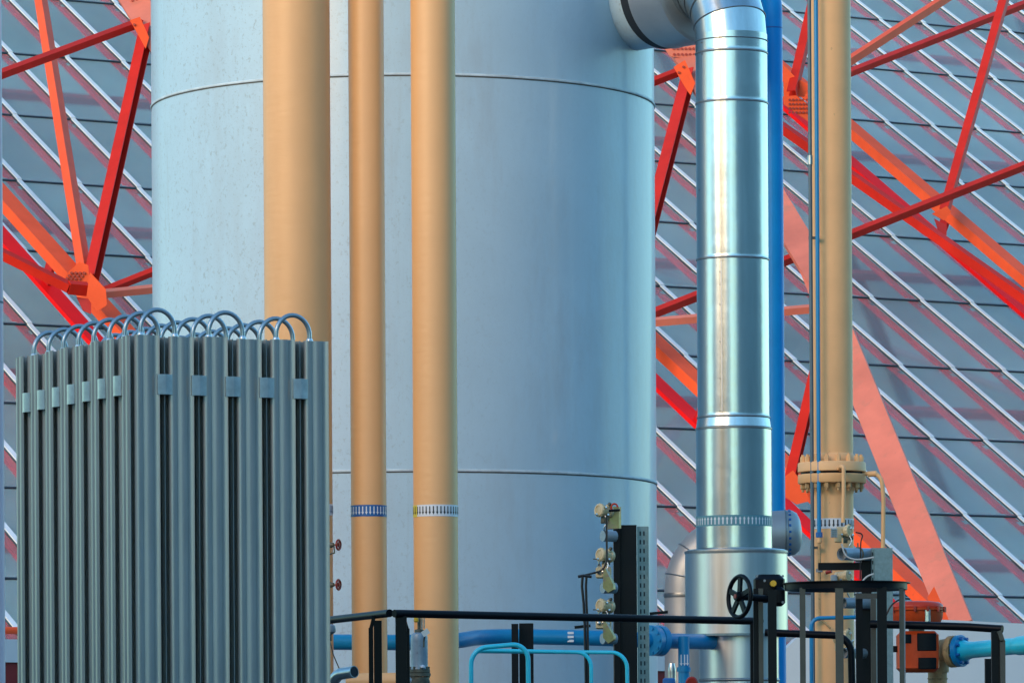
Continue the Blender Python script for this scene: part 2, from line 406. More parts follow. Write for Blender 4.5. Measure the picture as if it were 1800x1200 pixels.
# lower wall under the eave and the floor-side back of the hall
e0, e1 = roof(I0, -2.1, -.1), roof(I1, -2.1, -.1)
w = MB(); w.add([Vector((e0.x, e0.y, 0)), Vector((e1.x, e1.y, 0)), e1, e0], [(0, 1, 2, 3)]); w.build('wall', M['palewall'], hall)
q = MB(); q.add([roof(I0, J0, -1.9), roof(I1, J0, -1.9), roof(I1, J1, -1.9), roof(I0, J1, -1.9)], [(0, 1, 2, 3)]); q.build('inner_deck', M['inside'], hall)
bk = MB()
t0, t1 = roof(I0, 12, -.1), roof(I1, 12, -.1)
f0, f1 = Vector((t0.x, t0.y, 0)), Vector((t1.x, t1.y, 0))
bk.add([f0, f1, t1, t0], [(0, 1, 2, 3)])
bk.build('back_wall', M['inside'], hall)

# ------------------------------------------------------------------ red trusses standing over the glass roof
UP = RN
def seg(parent, name, a, b, offa, offb, kind, w, h, mt='red', up=None, twist=0):
    p0, p1 = on(a[0], a[1], offa), on(b[0], b[1], offb)
    u = Vector(up) if up is not None else UP.copy()
    if twist: u = Matrix.Rotation(R(twist), 3, (p1 - p0).normalized()) @ u
    q = MB()
    if kind == 'I': q.ibeam(p0, p1, u, w, h, 0.025)
    elif kind == 'C': q.chan(p0, p1, u, w, h, 0.015)
    elif kind == 'B': q.rect(p0, p1, u, w, h)
    elif kind == 'O': q.cyl(p0, p1, w / 2, 14)
    return q.build(name, M[mt], parent)
def plate(parent, pts, off, t=0.03, mt='red', bolts=(), name='gusset_plate'):
    cx_, cy_ = sum(p[0] for p in pts) / len(pts), sum(p[1] for p in pts) / len(pts)
    Yp = on(cx_, cy_, off).y - .22
    P = [at(x, y, Yp) for x, y in pts]; n = len(P)
    N = Vector((0, -1, 0))
    q = MB().add([p for p in P] + [p - N * t for p in P], [tuple(range(n)), tuple(range(2 * n - 1, n - 1, -1))] + [(i, (i + 1) % n, n + (i + 1) % n, n + i) for i in range(n)])
    o = q.build(name, M[mt], parent)
    if bolts:
        b = MB()
        for (x, y) in bolts:
            c = at(x, y, Yp); b.tube([c - N * .01, c + N * .03], 0.022, 6)
        b.build_each('bolt', M['bolt'], o)
    return o
def grid(x0, y0, x1, y1, nx, ny, sh=0):
    return [(x0 + (x1 - x0) * i / max(1, nx - 1) + sh * j, y0 + (y1 - y0) * j / max(1, ny - 1)) for i in range(nx) for j in range(ny)]

LO, HI = 1.3, 3.0
def chordpair(t, a, b, down=0.0):
    p0, p1 = on(a[0], a[1], LO), on(b[0], b[1], LO)
    u = (p1 - p0).normalized(); p0 -= u * 7; p1 += u * down
    MB().rect(p0, p1, RN, .29, .17).build('chord', M['red'], t)
    p0 -= RN * .50; p1 -= RN * .50
    MB().rect(p0, p1, RN, .28, .07).build('bottom_plate', M['brightred'], t)
    L = (p1 - p0).length
    for k_ in range(int(L / 4.2)):
        c_ = p0 + u * (2 + k_ * 4.2)
        MB().rect(c_, c_ + RN * .46, u, .05, .22).build('spacer', M['crimson'], t)
tl = thing('steel_truss', 'red steel roof truss left of the tank, its riveted lower node above the rack', 'truss', on(150, 500, LO) * 1.0, 'red steel trusses over the glass roof')
chordpair(tl, (-60, 276), (300, 676), 6.0)
seg(tl, 'upper_chord', (60, -280), (450, 345), HI, HI, 'B', .42, .10, 'pink', up=(0, -1, 0.2))
seg(tl, 'brace', (30, -260), (150, 486), HI - .6, LO + .2, 'B', .15, .15, twist=-30)
seg(tl, 'brace', (258, 50), (160, 492), HI, LO + .25, 'C', .18, .16, 'shadedred', up=(-.3, -1, 0))
seg(tl, 'tie_bar', (-400, 280), (246, 40), HI - .4, HI, 'B', .10, .12, 'shadedred')
seg(tl, 'tie_bar', (-300, 297), (122, 505), LO + 1.0, LO + .5, 'C', .14, .13, 'shadedred')
seg(tl, 'tie_bar', (120, 505), (153, 508), LO + .5, LO + .5, 'B', .12, .17, 'shadedred')
seg(tl, 'tie_bar', (182, 512), (640, 330), LO + .2, LO + 1.2, 'B', .10, .09, 'shadedred')
seg(tl, 'strut', (174, 517), (400, 495), LO + .4, LO + .8, 'B', .10, .10, 'pink')
plate(tl, [(120, 478), (140, 460), (155, 466), (158, 500), (132, 506), (112, 492)], LO + .30, bolts=grid(118, 490, 140, 480, 4, 3, 4))
plate(tl, [(158, 478), (186, 508), (188, 536), (170, 548), (152, 520)], LO + .45)
plate(tl, [(134, 522), (160, 526), (160, 552), (146, 546)], LO + .2, mt='crimson')
plate(tl, [(216, -40), (290, -40), (290, 26), (232, 18)], HI + .1, mt='pink', bolts=grid(232, -6, 266, 10, 5, 3, 1))
plate(tl, [(228, 36), (246, 30), (262, 66), (256, 86), (244, 64)], HI + .12, bolts=((236, 44),))

tm = thing('steel_truss', 'red steel roof truss behind the silver duct, its wide pink leg crossing lower right', 'truss', on(1400, 870, LO), 'red steel trusses over the glass roof')
chordpair(tm, (1060, 518), (1672, 1094))
seg(tm, 'upper_chord', (1010, -228), (1462, 522), HI, HI, 'B', .44, .12, 'pink', up=(0, -1, 0.2))
seg(tm, 'leg', (1430, 470), (1688, 1108), HI, 2.4, 'B', .42, .16, 'pink', up=(-.22, -1, 0.1))
seg(tm, 'brace', (1212, 128), (1080, 640), HI, LO + .2, 'C', .19, .17, 'shadedred', up=(-.3, -1, 0))
seg(tm, 'brace', (1446, 600), (1386, 858), HI - .2, LO + .2, 'C', .15, .15, 'shadedred', up=(-.3, -1, 0))
seg(tm, 'tie_bar', (900, 240), (1200, 124), HI - .8, HI - .05, 'B', .10, .12, 'shadedred')
seg(tm, 'tie_bar', (1090, 574), (1900, 252), LO + .6, LO + 2.3, 'B', .10, .13, 'shadedred')
seg(tm, 'strut', (1090, 571), (1446, 541), LO + .6, HI - .2, 'B', .10, .11, 'pink')
plate(tm, [(1150, 60), (1246, 60), (1246, 104), (1178, 100)], HI + .12, mt='pink', bolts=grid(1184, 86, 1226, 96, 7, 2, 1))
plate(tm, [(1184, 118), (1204, 106), (1222, 146), (1214, 168), (1202, 150)], HI + .14, bolts=((1193, 128), (1201, 118)))
plate(tm, [(1378, 838), (1394, 826), (1412, 850), (1424, 880), (1400, 886), (1378, 872)], LO + .4)
plate(tm, [(1630, 1050), (1642, 1030), (1668, 1089), (1668, 1100), (1650, 1100)], 3.2)

tr = thing('steel_truss', 'red steel roof truss at upper right crossing behind the beige pipe', 'truss', on(1650, 375, LO), 'red steel trusses over the glass roof')
chordpair(tr, (1300, 60), (1900, 572), 6.0)
seg(tr, 'brace', (1392, 166), (1452, -90), LO + .3, HI, 'C', .16, .16, 'shadedred', up=(-.3, -1, 0))
seg(tr, 'brace', (1660, 372), (1782, -60), LO + .3, HI + .6, 'C', .15, .14, 'shadedred', up=(-.3, -1, 0))
seg(tr, 'lower_tie', (1300, 172), (1900, 594), LO + .6, LO + .8, 'C', .15, .15, 'shadedred')
seg(tr, 'tie_bar', (1440, 142), (1720, -40), HI - .6, HI - .2, 'B', .12, .14, twist=-20)
seg(tr, 'tie_bar', (1440, 149), (1860, -15), HI - .4, HI, 'B', .10, .12, 'shadedred')
plate(tr, [(1376, 112), (1400, 138), (1424, 150), (1414, 170), (1378, 172)], LO + .32)
plate(tr, [(1376, 170), (1400, 168), (1424, 186), (1424, 216), (1378, 184)], LO + .38, bolts=grid(1388, 176, 1418, 198, 6, 4, 0))
plate(tr, [(1638, 376), (1664, 362), (1672, 372), (1660, 388)], LO + .30)
plate(tr, [(1642, 384), (1664, 396), (1664, 414), (1650, 408)], LO + .1, mt='crimson')

# ------------------------------------------------------------------ low pale walls in front of the hall
def wall_quad(name, a, b, z0, z1, t, mt, parent=None):
    a, b = Vector((a.x, a.y, 0)), Vector((b.x, b.y, 0)); d = (b - a).normalized(); nn = Vector((-d.y, d.x, 0)) * t
    vs = [a + Vector((0, 0, z0)), b + Vector((0, 0, z0)), b + nn + Vector((0, 0, z0)), a + nn + Vector((0, 0, z0)),
          a + Vector((0, 0, z1)), b + Vector((0, 0, z1)), b + nn + Vector((0, 0, z1)), a + nn + Vector((0, 0, z1))]
    return MB().add(vs, [(3, 2, 1, 0), (4, 5, 6, 7), (0, 1, 5, 4), (1, 2, 6, 5), (2, 3, 7, 6), (3, 0, 4, 7)]).build(name, mt, parent)
YW = 62.0
pw = MB()
poly = [(1376, 1145), (1404, 1117), (1480, 1092), (1600, 1087), (1650, 1088), (1792, 1095), (1990, 1104), (1990, 1395), (1376, 1395)]
P = [at(x, y, YW) for x, y in poly]
for p in P[-2:]: p.z = 0
n = len(P); pw.add(P + [p + Vector((0, 1.5, 0)) for p in P], [tuple(range(n)), tuple(range(2 * n - 1, n - 1, -1))] + [(i, (i + 1) % n, n + (i + 1) % n, n + i) for i in range(n)])
tag(pw.build('cladding_wall', M['palewall']), 'pale blue clad low wall behind the orange actuator at lower right', 'wall')
wt = thing('parapet_wall', 'pale blue parapet on a dark red base, low at the left edge behind the rack', 'wall', (at(600, 1390, 66).x, 66, 0))
a, b = at(-160, 1161, 62), at(1240, 1178, 70)
wall_quad('plinth', a, b, 0, a.z, .5, M['plinth'], wt)
dn = Vector((-(b - a).y, (b - a).x, 0)).normalized() * .03
wall_quad('upstand', a - dn, b - dn, a.z, at(0, 1119, 62).z, .56, M['palewall'], wt)
c0 = at(-160, 1107, 62.2); c1 = at(330, 1108, 64.8)
q = MB().cyl(c0, c1, 0.045, 14)
tag(q.build('red_pipe', M['red']), 'thin red pipe lying along the top of the low pale parapet at left edge', 'pipe')

# unseen block added on the left to shade the foot of the plant
nb = thing('shade_block', 'added unseen pale block on the left that shades the foot of the plant', 'building', (-17.7, 23, 0))
ax1 = Vector((-.731, .682, 0)); ax2 = Vector((.682, .731, 0)); NH = 10.8; nbc = Vector((-19.7, 21, 0))
MB().box(nbc + Vector((0, 0, NH / 2)), 36, 5, NH, (ax1, ax2, Vector((0, 0, 1)))).build('wall', M['shadeblock'], nb)
MB().box(nbc + Vector((0, 0, NH + .1)), 36.4, 5.4, .2, (ax1, ax2, Vector((0, 0, 1)))).build('roof', M['concrete'], nb)
# unseen block added behind on the right; its mirror image darkens the duct's right
nb2 = thing('reflection_block', 'added unseen blue green block behind on the right, mirrored in the duct', 'building', (72, 16, 0))
bx1 = Vector((.707, .707, 0)); bx2 = Vector((-.707, .707, 0))
MB().box(Vector((72, 16, 12)), 154, 10, 24, (bx1, bx2, Vector((0, 0, 1)))).build('wall', M['teal'], nb2)
MB().box(Vector((72, 16, 24.2)), 155, 11, .4, (bx1, bx2, Vector((0, 0, 1)))).build('roof', M['concrete'], nb2)
for k_ in range(22):
    for z_ in (3, 7.5, 12, 16.5, 21):
        MB().box(Vector((72, 16, z_)) + bx1 * (-73 + 6.9 * k_) + bx2 * 5, 2.4, .1, 2.2, (bx1, bx2, Vector((0, 0, 1)))).build('window', M['gasket'], nb2)

# ================================================================== THE TANK
TY = 48.0; tcx = at(711, 600, TY).x; TR = m(441.5, TY)
tank = thing('storage_tank', 'huge pale grey cylindrical tank with horizontal weld seams, centre', 'tank', (tcx, TY, 0))
ztop = 15.0
MB().lathe([(TR, 0), (TR, ztop), (TR * .97, ztop + .5), (TR * .8, ztop + 1.0), (TR * .4, ztop + 1.35), (0.02, ztop + 1.4)], (tcx, TY, 0), seg=160, smooth=40) if False else None
MB().lathe([(TR, 0.0), (TR, ztop), (TR * .97, ztop + .5), (TR * .8, ztop + 1.0), (TR * .4, ztop + 1.35), (0.02, ztop + 1.4)], (tcx, TY, 0), seg=192).build('shell', M['tank'], tank)
for py in (130, 826):
    zc = at(711, py, TY - TR).z
    s_ = MB().lathe([(TR - .004, zc - .012), (TR + .008, zc - .009), (TR + .011, zc), (TR + .008, zc + .009), (TR - .004, zc + .012)], (tcx, TY, 0), seg=192, cap0=False, cap1=False).build('weld_seam', M['seam'], tank)
    MB().lathe([(TR + .003, zc - .021), (TR + .003, zc - .011)], (tcx, TY, 0), seg=192, cap0=False, cap1=False).build('dirt_line', M['grime'], s_)
zc = at(711, -420, TY - TR).z
MB().lathe([(TR - .004, zc - .018), (TR + .016, zc), (TR - .004, zc + .018)], (tcx, TY, 0), seg=192, cap0=False, cap1=False).build('weld_seam', M['seam'], tank)
MB().lathe([(TR + .25, 0), (TR + .25, .25), (TR + .02, .25)], (tcx, TY, 0), seg=96, cap1=False).build('base_ring', M['concrete'], tank)

# ------------------------------------------------------------------ three tan pipes in front of the tank
def vpipe(name, label, cxp, wpx, Y, mt, ztop, zelbow, group):
    c = at(cxp, 600, Y); r = m(wpx / 2, Y)
    t = thing(name, label, 'pipe', (c.x, Y, 0), group)
    yend = TY - TR + .15
    pts = bendpath([(c.x, Y, 0), (c.x, Y, zelbow), (c.x, yend + .6, zelbow)], r * 3, 9)
    MB().tube(pts, r, 72).build('pipe_wall', mt, t)
    return t, Vector((c.x, Y, 0)), r
G3 = 'tan vertical pipes in front of the tank'
p1, c1, r1 = vpipe('tan_pipe', 'thickest tan pipe, standing just right of the finned rack', 524, 118, 41.4, M['tan'], 12, 12.6, G3)
p2, c2, r2 = vpipe('tan_pipe', 'thinnest tan pipe with a blue band of white arrows', 646.5, 62.5, 41.6, M['tan'], 12, 12.0, G3)
p3, c3, r3 = vpipe('tan_pipe', 'tan pipe with a white band of black arrows and a yellow label end', 764, 78.5, 41.4, M['tan'], 12, 12.3, G3)
arrow_band(p1, c1, r1, at(524, 893, 41.1).z, m(20, 41), True, M['bandwhite'], M['arrownavy'], 40)
arrow_band(p2, c2, r2, at(646, 896, 41.4).z, m(20, 42), True, M['bandblue'], M['arrowwhite'], 30)
b3 = arrow_band(p3, c3, r3, at(764, 896, 41.2).z, m(20.5, 41.2), True, M['bandwhite'], M['arrowblack'], 38)
# yellow end of the label, on the left side of the band
zc = at(764, 896.5, 41.2).z; hh = m(21, 41.2) / 2; q = MB()
for kk in range(6):
    a0 = R(183 + kk * 5.5); a1 = R(183 + (kk + 1) * 5.5); rr = r3 + .0032
    q.add([(c3.x + rr * math.cos(a0), c3.y + rr * math.sin(a0), zc - hh), (c3.x + rr * math.cos(a1), c3.y + rr * math.sin(a1), zc - hh),
           (c3.x + rr * math.cos(a1), c3.y + rr * math.sin(a1), zc + hh), (c3.x + rr * math.cos(a0), c3.y + rr * math.sin(a0), zc + hh)], [(0, 1, 2, 3)])
q.build('yellow_label', M['bandyellow'], b3)
for t_, c_, r_ in ((p1, c1, r1), (p2, c2, r2), (p3, c3, r3)):
    MB().lathe([(r_ * 1.7, 0), (r_ * 1.7, .04), (r_ * 1.02, .05), (r_ * 1.02, .12)], (c_.x, c_.y, 0), seg=40, cap1=False).build('base_flange', M['tan'], t_)

# ------------------------------------------------------------------ silver duct with elbow into the tank nozzle
SY = 45.8; sc = at(1288, 500, SY); sr_ = m(63.0, SY); sr2 = m(66.5, SY)
duct = thing('insulated_duct', 'big shiny aluminium clad duct rising to an elbow right of the tank', 'duct', (sc.x, SY, 0))
Z = lambda py: at(1288, py, SY).z
def ringseam(q, z, r, h=0.012, out=0.006): q.lathe([(r, z - h), (r + out, z - h * .5), (r + out, z + h * .5), (r, z + h)], (sc.x, SY, 0), seg=72, cap0=False, cap1=False)
secs = [(62, 96, sr_), (96, 184, sr_), (184, 458, sr_ * 1.004), (458, 735, sr_ * 1.004)]
for i, (a, b, r) in enumerate(secs):
    o = MB().lathe([(r + .004, Z(b)), (r + .002, Z(b) + .01), (r, Z(b) + .02), (r, Z(a) - .001)], (sc.x, SY, 0), seg=96, cap0=False, cap1=False).build('duct_section', M['silver'], duct)
    q = MB(); ringseam(q, Z(b) + .004, r + .003, .010, .004); q.build('joint_band', M['band'], o)
q = MB().lathe([(sr2, Z(754)), (sr_ * 1.006, Z(735))], (sc.x, SY, 0), seg=96, cap0=False, cap1=False); q.build('reducer', M['silver'], duct)
q = MB(); ringseam(q, Z(754), sr2, .012, .006); q.build('joint_band', M['band'], duct)
MB().lathe([(sr2 * 1.003, Z(964)), (sr2, Z(756))], (sc.x, SY, 0), seg=96, cap0=False, cap1=False).build('duct_section', M['silver'], duct)
arrow_band(duct, Vector((sc.x, SY, 0)), sr2 * 1.003, at(1290, 917, SY).z, m(18.5, SY), False, M['bandteal'], M['arrowwhite'], 56)
cc = at(1294.5, 1040, SY); rc = m(90, SY)
ck = Vector((cc.x, SY, 0))
def zc_(py): return at(1294, py, SY - rc).z
col = MB().lathe([(rc, zc_(1112)), (rc, zc_(968)), (rc + .006, zc_(966)), (rc - .02, zc_(962)), (sr2, zc_(960))], ck, seg=96, cap0=False, cap1=False).build('collar', M['silver3'], duct)
MB().lathe([(rc + .004, zc_(969)), (rc + .006, zc_(966)), (rc + .004, zc_(964))], ck, seg=96, cap0=False, cap1=False).build('joint_band', M['band'], col)
MB().lathe([(sr2 * .9, zc_(1116)), (rc + .012, zc_(1116)), (rc + .012, zc_(1112)), (sr2 * .9, zc_(1112))], ck, seg=96, cap0=False, cap1=False).build('collar_flange', M['galv'], col)
rl = m(70, SY); cl = Vector((at(1299, 1150, SY).x, SY, 0))
low = MB().lathe([(rl, 0.0), (rl, zc_(1114))], cl, seg=96, cap0=False, cap1=False).build('duct_section', M['silver3'], duct)
MB().lathe([(rl, zc_(1196)), (rl + .008, zc_(1194)), (rl + .008, zc_(1192)), (rl, zc_(1190))], cl, seg=72, cap0=False, cap1=False).build('joint_band', M['band'], low)
MB().lathe([(rl * 1.3, 0), (rl * 1.3, .3), (rl, .3)], cl, seg=40, cap1=False).build('base', M['concrete'], duct)
# rivets along the vertical lap seams
q = MB()
for (x0, ys) in ((1263, (478, 500, 535, 600, 665, 722)), (1232, (72, 92)), (1228, (330,)),):
    for y_ in ys:
        rr_ = sr_ * 1.006; px = x0; X = at(px, y_, SY).x - sc.x; ang = math.acos(max(-1, min(1, X / rr_)))
        c_ = Vector((sc.x + X, SY - rr_ * math.sin(ang), at(px, y_, SY - rr_ * .9).z)); nrm = Vector((math.cos(ang), -math.sin(ang), 0))
        q.tube([c_ - nrm * .004, c_ + nrm * .005], 0.006, 6)
q.build_each('rivet', M['band'], duct)
def lapseam(px, ya, yb, r):
    X = at(px, (ya + yb) / 2, SY).x - sc.x; ang = math.acos(max(-1, min(1, X / r)))
    c_ = Vector((sc.x + X, SY - r * math.sin(ang), 0)); tn = Vector((math.sin(ang), math.cos(ang), 0)); nr = Vector((math.cos(ang), -math.sin(ang), 0))
    return MB().box(c_ + Vector((0, 0, (Z(ya) + Z(yb)) / 2)), .012, .005, abs(Z(ya) - Z(yb)) - .03, (tn, nr, Vector((0, 0, 1))))
lapseam(1266, 460, 730, sr_ * 1.005).build('lap_seam', M['silver2'], duct)
lapseam(1235, 98, 182, sr_).build('lap_seam', M['silver2'], duct)
# elbow: mitred segments bending left and back towards the tank nozzle
JR = m(98, 46.6)                                           # nozzle jacket radius
e0_ = Vector((sc.x, SY, Z(74)))
ring_c = at(1176, -13, 46.7)
back = Vector((ring_c.x - sc.x, ring_c.y - SY, 0)); blen = back.length; back.normalize()
RB = ring_c.z - e0_.z
segs = 5; elb = []
for k_ in range(segs + 1):
    a = PI / 2 * k_ / segs
    elb.append(e0_ + back * (RB * (1 - math.cos(a))) + Vector((0, 0, RB * math.sin(a))))
el = thing('duct_elbow', 'mitred aluminium elbow joining the silver duct to the tank nozzle at top', 'duct elbow', e0_) if False else None
rings = []
def ringpts(i):
    a = PI / 2 * i / segs
    if i == 0: t = Vector((0, 0, 1))
    elif i == segs: t = back.copy()
    else:
        t = (elb[i + 1] - elb[i]).normalized() + (elb[i] - elb[i - 1]).normalized()
    t.normalize()
    side = Vector((0, 0, 1)).cross(back).normalized(); nn = side.cross(t).normalized()
    half = PI / 2 / segs / 2; ex = 1 / math.cos(half) if 0 < i < segs else 1
    return [elb[i] + side * (sr_ * math.cos(q_)) + nn * (sr_ * ex * math.sin(q_)) for q_ in [2 * PI * z_ / 96 for z_ in range(96)]]
for i in range(segs):
    A, B = ringpts(i), ringpts(i + 1); n = 96
    o = MB().add(A + B, [(k_, (k_ + 1) % n, n + (k_ + 1) % n, n + k_) for k_ in range(n)]).build('elbow_segment', M['silver'], duct)
    c_ = elb[i]
    bd = MB(); rg = [p_ + (p_ - c_).normalized() * .004 for p_ in A]
    bd.tube(rg + [rg[0]], .005, 6, caps=False); bd.build('joint_band', M['band'], o)
nozzle = thing('tank_nozzle', 'wide dull grey tank nozzle with a black ring at the top of the tank', 'nozzle', ring_c)
ndir = Vector((.64, -.77, 0)).normalized()
jl = .42
MB().tube([elb[-1] - back * .02, ring_c + ndir * (jl - .05)], sr_ * .98, 72).build('duct_section', M['silver2'], duct)
MB().lathe([(JR * .93, -1.3), (JR * .93, -.10)], ring_c, ndir, 96).build('stub', M['tank'], nozzle)
MB().lathe([(JR * .99, -.11), (JR * .99, .0)], ring_c, ndir, 96).build('black_ring', M['slot'], nozzle)
MB().lathe([(JR, -.002), (JR + .004, .0), (JR, .02), (JR, jl - .02), (JR + .004, jl), (JR * .97, jl + .012), (JR * .60, jl + .05)], ring_c, ndir, 96).build('jacket', M['silver2'], nozzle)

# ------------------------------------------------------------------ grey insulated elbow passing behind the duct
DY = 46.9; dr = m(40, DY)
d_pts = [at(1207, 1330, DY), at(1207, 948, DY), at(1386, 936, DY)]
d_pts[0].z = 0.3; d_pts[0].x = d_pts[1].x
bp = bendpath(d_pts, [.50], 7)
bd = thing('insulated_bend', 'dull aluminium clad pipe bend looping behind the silver duct', 'pipe bend', (d_pts[0].x, DY, 0))
bp[0].z = 0.0
MB().tube(bp, dr, 48).build('jacket', M['silver4'], bd)
for k_ in (2, 4, 6):
    c_ = bp[k_]; t = (bp[k_ + 1] - bp[k_ - 1]).normalized(); x, y, z = frame(t)
    rg = [c_ + (x * math.cos(2 * PI * i / 40) + y * math.sin(2 * PI * i / 40)) * (dr + .003) for i in range(41)]
    MB().tube(rg, .006, 6, caps=False).build('joint_band', M['band'], bd)
for py in (1046,):
    c_ = Vector((bp[0].x, DY, at(1207, py, DY).z))
    MB().lathe([(dr + .004, -.02), (dr + .008, 0), (dr + .004, .02)], c_, seg=40, cap0=False, cap1=False).build('joint_band', M['band'], bd)
MB().lathe([(dr, -.01), (dr, .02), (dr * .97, .045), (dr * .84, .085), (dr * .55, .11), (dr * .2, .12), (.004, .122)], d_pts[2], (d_pts[2] - d_pts[1]), 48, cap0=False).build('end_cap', M['silver4'], bd)
rg_ = [d_pts[2] + Vector((-.03, math.cos(2 * PI * i / 40) * (dr + .003), math.sin(2 * PI * i / 40) * (dr + .003))) for i in range(41)]
MB().tube(rg_, .006, 6, caps=False).build('joint_band', M['band'], bd)
c_ = d_pts[2] + Vector((.005, 0, 0))
rg = MB()
for i in range(22):
    a = 2 * PI * i / 22; rg.box(c_ + Vector((0, math.cos(a), math.sin(a))) * (dr + .002), .022, .022, .006, (Vector((1, 0, 0)), Vector((0, -math.sin(a), math.cos(a))), Vector((0, math.cos(a), math.sin(a)))))
rg.build('arrow_band', M['bandblue'], bd)

# ------------------------------------------------------------------ blue riser beside the silver duct
BY = 47.75; bc = at(1360.5, 500, BY); br = m(17.5, BY)
zt = at(1360, 50, BY).z
pts = bendpath([(bc.x, BY, 0), (bc.x, BY, zt + .38), (bc.x - .36, BY + .05, zt + .62), (bc.x - .36, BY + .05, zt + 4)], [.42, .2], 8)
blue_riser = thing('blue_pipe', 'tall dark blue pipe running close behind the silver duct', 'pipe', (bc.x, BY, 0))
MB().tube(pts, br, 36).build('pipe_wall', M['riser'], blue_riser)
MB().lathe([(br, zt - .006), (br + .002, zt), (br, zt + .006)], (bc.x, BY, 0), seg=36, cap0=False, cap1=False).build('weld_ring', M['bandblue'], blue_riser)

# ------------------------------------------------------------------ beige pipe with bolted flange, right
GY = 36.0; gc = at(1461, 600, GY); gr = m(37.5, GY); gx = Vector((gc.x, GY, 0))
bg = thing('beige_pipe', 'beige vertical pipe with a bolted flange joint, right of the blue pipe', 'pipe', (gc.x, GY, 0))
GZ = lambda py: at(1463, py, GY).z
MB().lathe([(gr, GZ(797)), (gr, 13.0)], gx, seg=72, cap0=False).build('upper_pipe', M['beige'], bg)
MB().lathe([(gr, 0.0), (gr, GZ(868)), (gr * 1.12, GZ(856))], gx, seg=72, cap1=False).build('lower_pipe', M['beige'], bg)
fr = m(60, GY)
fl = MB().lathe([(gr, GZ(797)), (gr * 1.06, GZ(800)), (gr * 1.08, GZ(812)), (fr - .006, GZ(813)), (fr, GZ(815)), (fr, GZ(829)), (fr - .004, GZ(830))], gx, seg=72, cap0=False, cap1=True).build('flange', M['beige'], bg)
fl2 = MB().lathe([(fr - .004, GZ(834)), (fr, GZ(835)), (fr, GZ(848)), (fr - .006, GZ(850)), (gr * 1.1, GZ(851)), (gr, GZ(862))], gx, seg=72, cap1=False).build('flange', M['beige'], bg)
MB().lathe([(fr - .02, GZ(834.5)), (fr - .02, GZ(829.5))], gx, seg=48).build('gasket', M['black'], fl2)
b = MB(); b.bolts(Vector((gc.x, GY, GZ(808))), (0, 0, 1), m(52, GY), 16, m(4.6, GY), m(10, GY), .15); b.bolts(Vector((gc.x, GY, GZ(804))), (0, 0, 1), m(52, GY), 16, m(2.6, GY), m(9, GY), .15, 8)
b.build_each('bolt', M['beige'], fl)
b = MB(); b.bolts(Vector((gc.x, GY, GZ(854))), (0, 0, 1), m(52, GY), 16, m(4.8, GY), m(10, GY), .15); b.bolts(Vector((gc.x, GY, GZ(858))), (0, 0, 1), m(52, GY), 16, m(2.4, GY), m(12, GY), .15, 8)
b.build_each('bolt', M['rustbeige'], fl2)
MB().lathe([(gr + .001, GZ(800)), (gr + .005, GZ(799)), (gr + .001, GZ(798))], gx, seg=60, cap0=False, cap1=False).build('weld_ring', M['rustbeige'], bg)
arrow_band(bg, gx, gr, GZ(921), m(18, GY), True, M['bandwhite'], M['arrowblack'], 32)
# small impulse lines out of the flange
gf = GY - fr
l1 = MB().tube(bendpath([at(1477, 826, gf + .05), at(1477, 820, gf - .06), at(1483, 819, gf - .1), at(1483, 870, gf - .1), at(1482, 918, gf - .1)], .03), m(3.6, GY), 12)
tag(l1.build('impulse_line', M['beige']), 'short thin beige tube hanging in front of the flange joint', 'tube')
l2 = MB().tube(bendpath([at(1512, 833, GY - .05), at(1548, 830, GY - .1), at(1553, 870, GY - .1), at(1552, 968, GY - .1)], .07), m(3.8, GY), 12)
l2.tube([at(1526, 833, GY - .07), at(1541, 832, GY - .09)], m(5.2, GY), 10)
tag(l2.build('impulse_line', M['beige']), 'thin beige tube bending down from the right side of the flange joint', 'tube')
# conduit and blue tube clipped along the beige pipe
cy_ = GY - gr - .02
cx0 = at(1426, 600, cy_)
cd = thing('conduit', 'thin grey conduit running up the left front of the beige pipe', 'conduit', (cx0.x, cy_, 0))
MB().cyl((cx0.x, cy_, 0), (cx0.x, cy_, 11), m(3.4, cy_), 12).build('tube', M['conduit'], cd)
for py in (290,): MB().cyl((cx0.x, cy_, at(0, py + 8, cy_).z), (cx0.x, cy_, at(0, py - 8, cy_).z), m(4.6, cy_), 12).build('coupling', M['steel'], cd)
for py in (418, 962, 1088): 
    z_ = at(1430, py, cy_).z
    MB().box((cx0.x + m(5, cy_), cy_ + .01, z_), m(17, cy_), .03, m(4.5, cy_)).build('clamp', M['brown'], cd)
bx0 = at(1438.5, 700, cy_ - .03)
bt = thing('blue_tube', 'thin blue tube running up the front of the beige pipe', 'tube', (bx0.x, bx0.y, 0))
zb = at(1443, 945, cy_).z
MB().cyl((bx0.x, bx0.y, zb), (bx0.x, bx0.y, 11), m(3.6, cy_), 12).build('tube', M['blue'], bt)
MB().cyl((bx0.x, bx0.y, at(0, 953, cy_).z), (bx0.x, bx0.y, at(0, 944, cy_).z), m(6.0, cy_), 6).build('nut', M['bandblue'], bt)
MB().cyl((bx0.x, bx0.y, at(0, 962, cy_).z), (bx0.x, bx0.y, at(0, 953, cy_).z), m(4.2, cy_), 10).build('fitting', M['beige'], bt)
MB().cyl((bx0.x, bx0.y, at(0, 1030, cy_).z), (bx0.x, bx0.y, at(0, 962, cy_).z), m(2.6, cy_), 10).build('lower_tube', M['rustbeige'], bt)
MB().tube(bendpath([(bx0.x, bx0.y, at(0, 1030, cy_).z), (bx0.x, bx0.y, at(0, 1095, cy_).z), at(1460, 1104, cy_ - .03)], .06), m(1.7, cy_), 8).build('thin_tube', M['rustbeige'], bt)
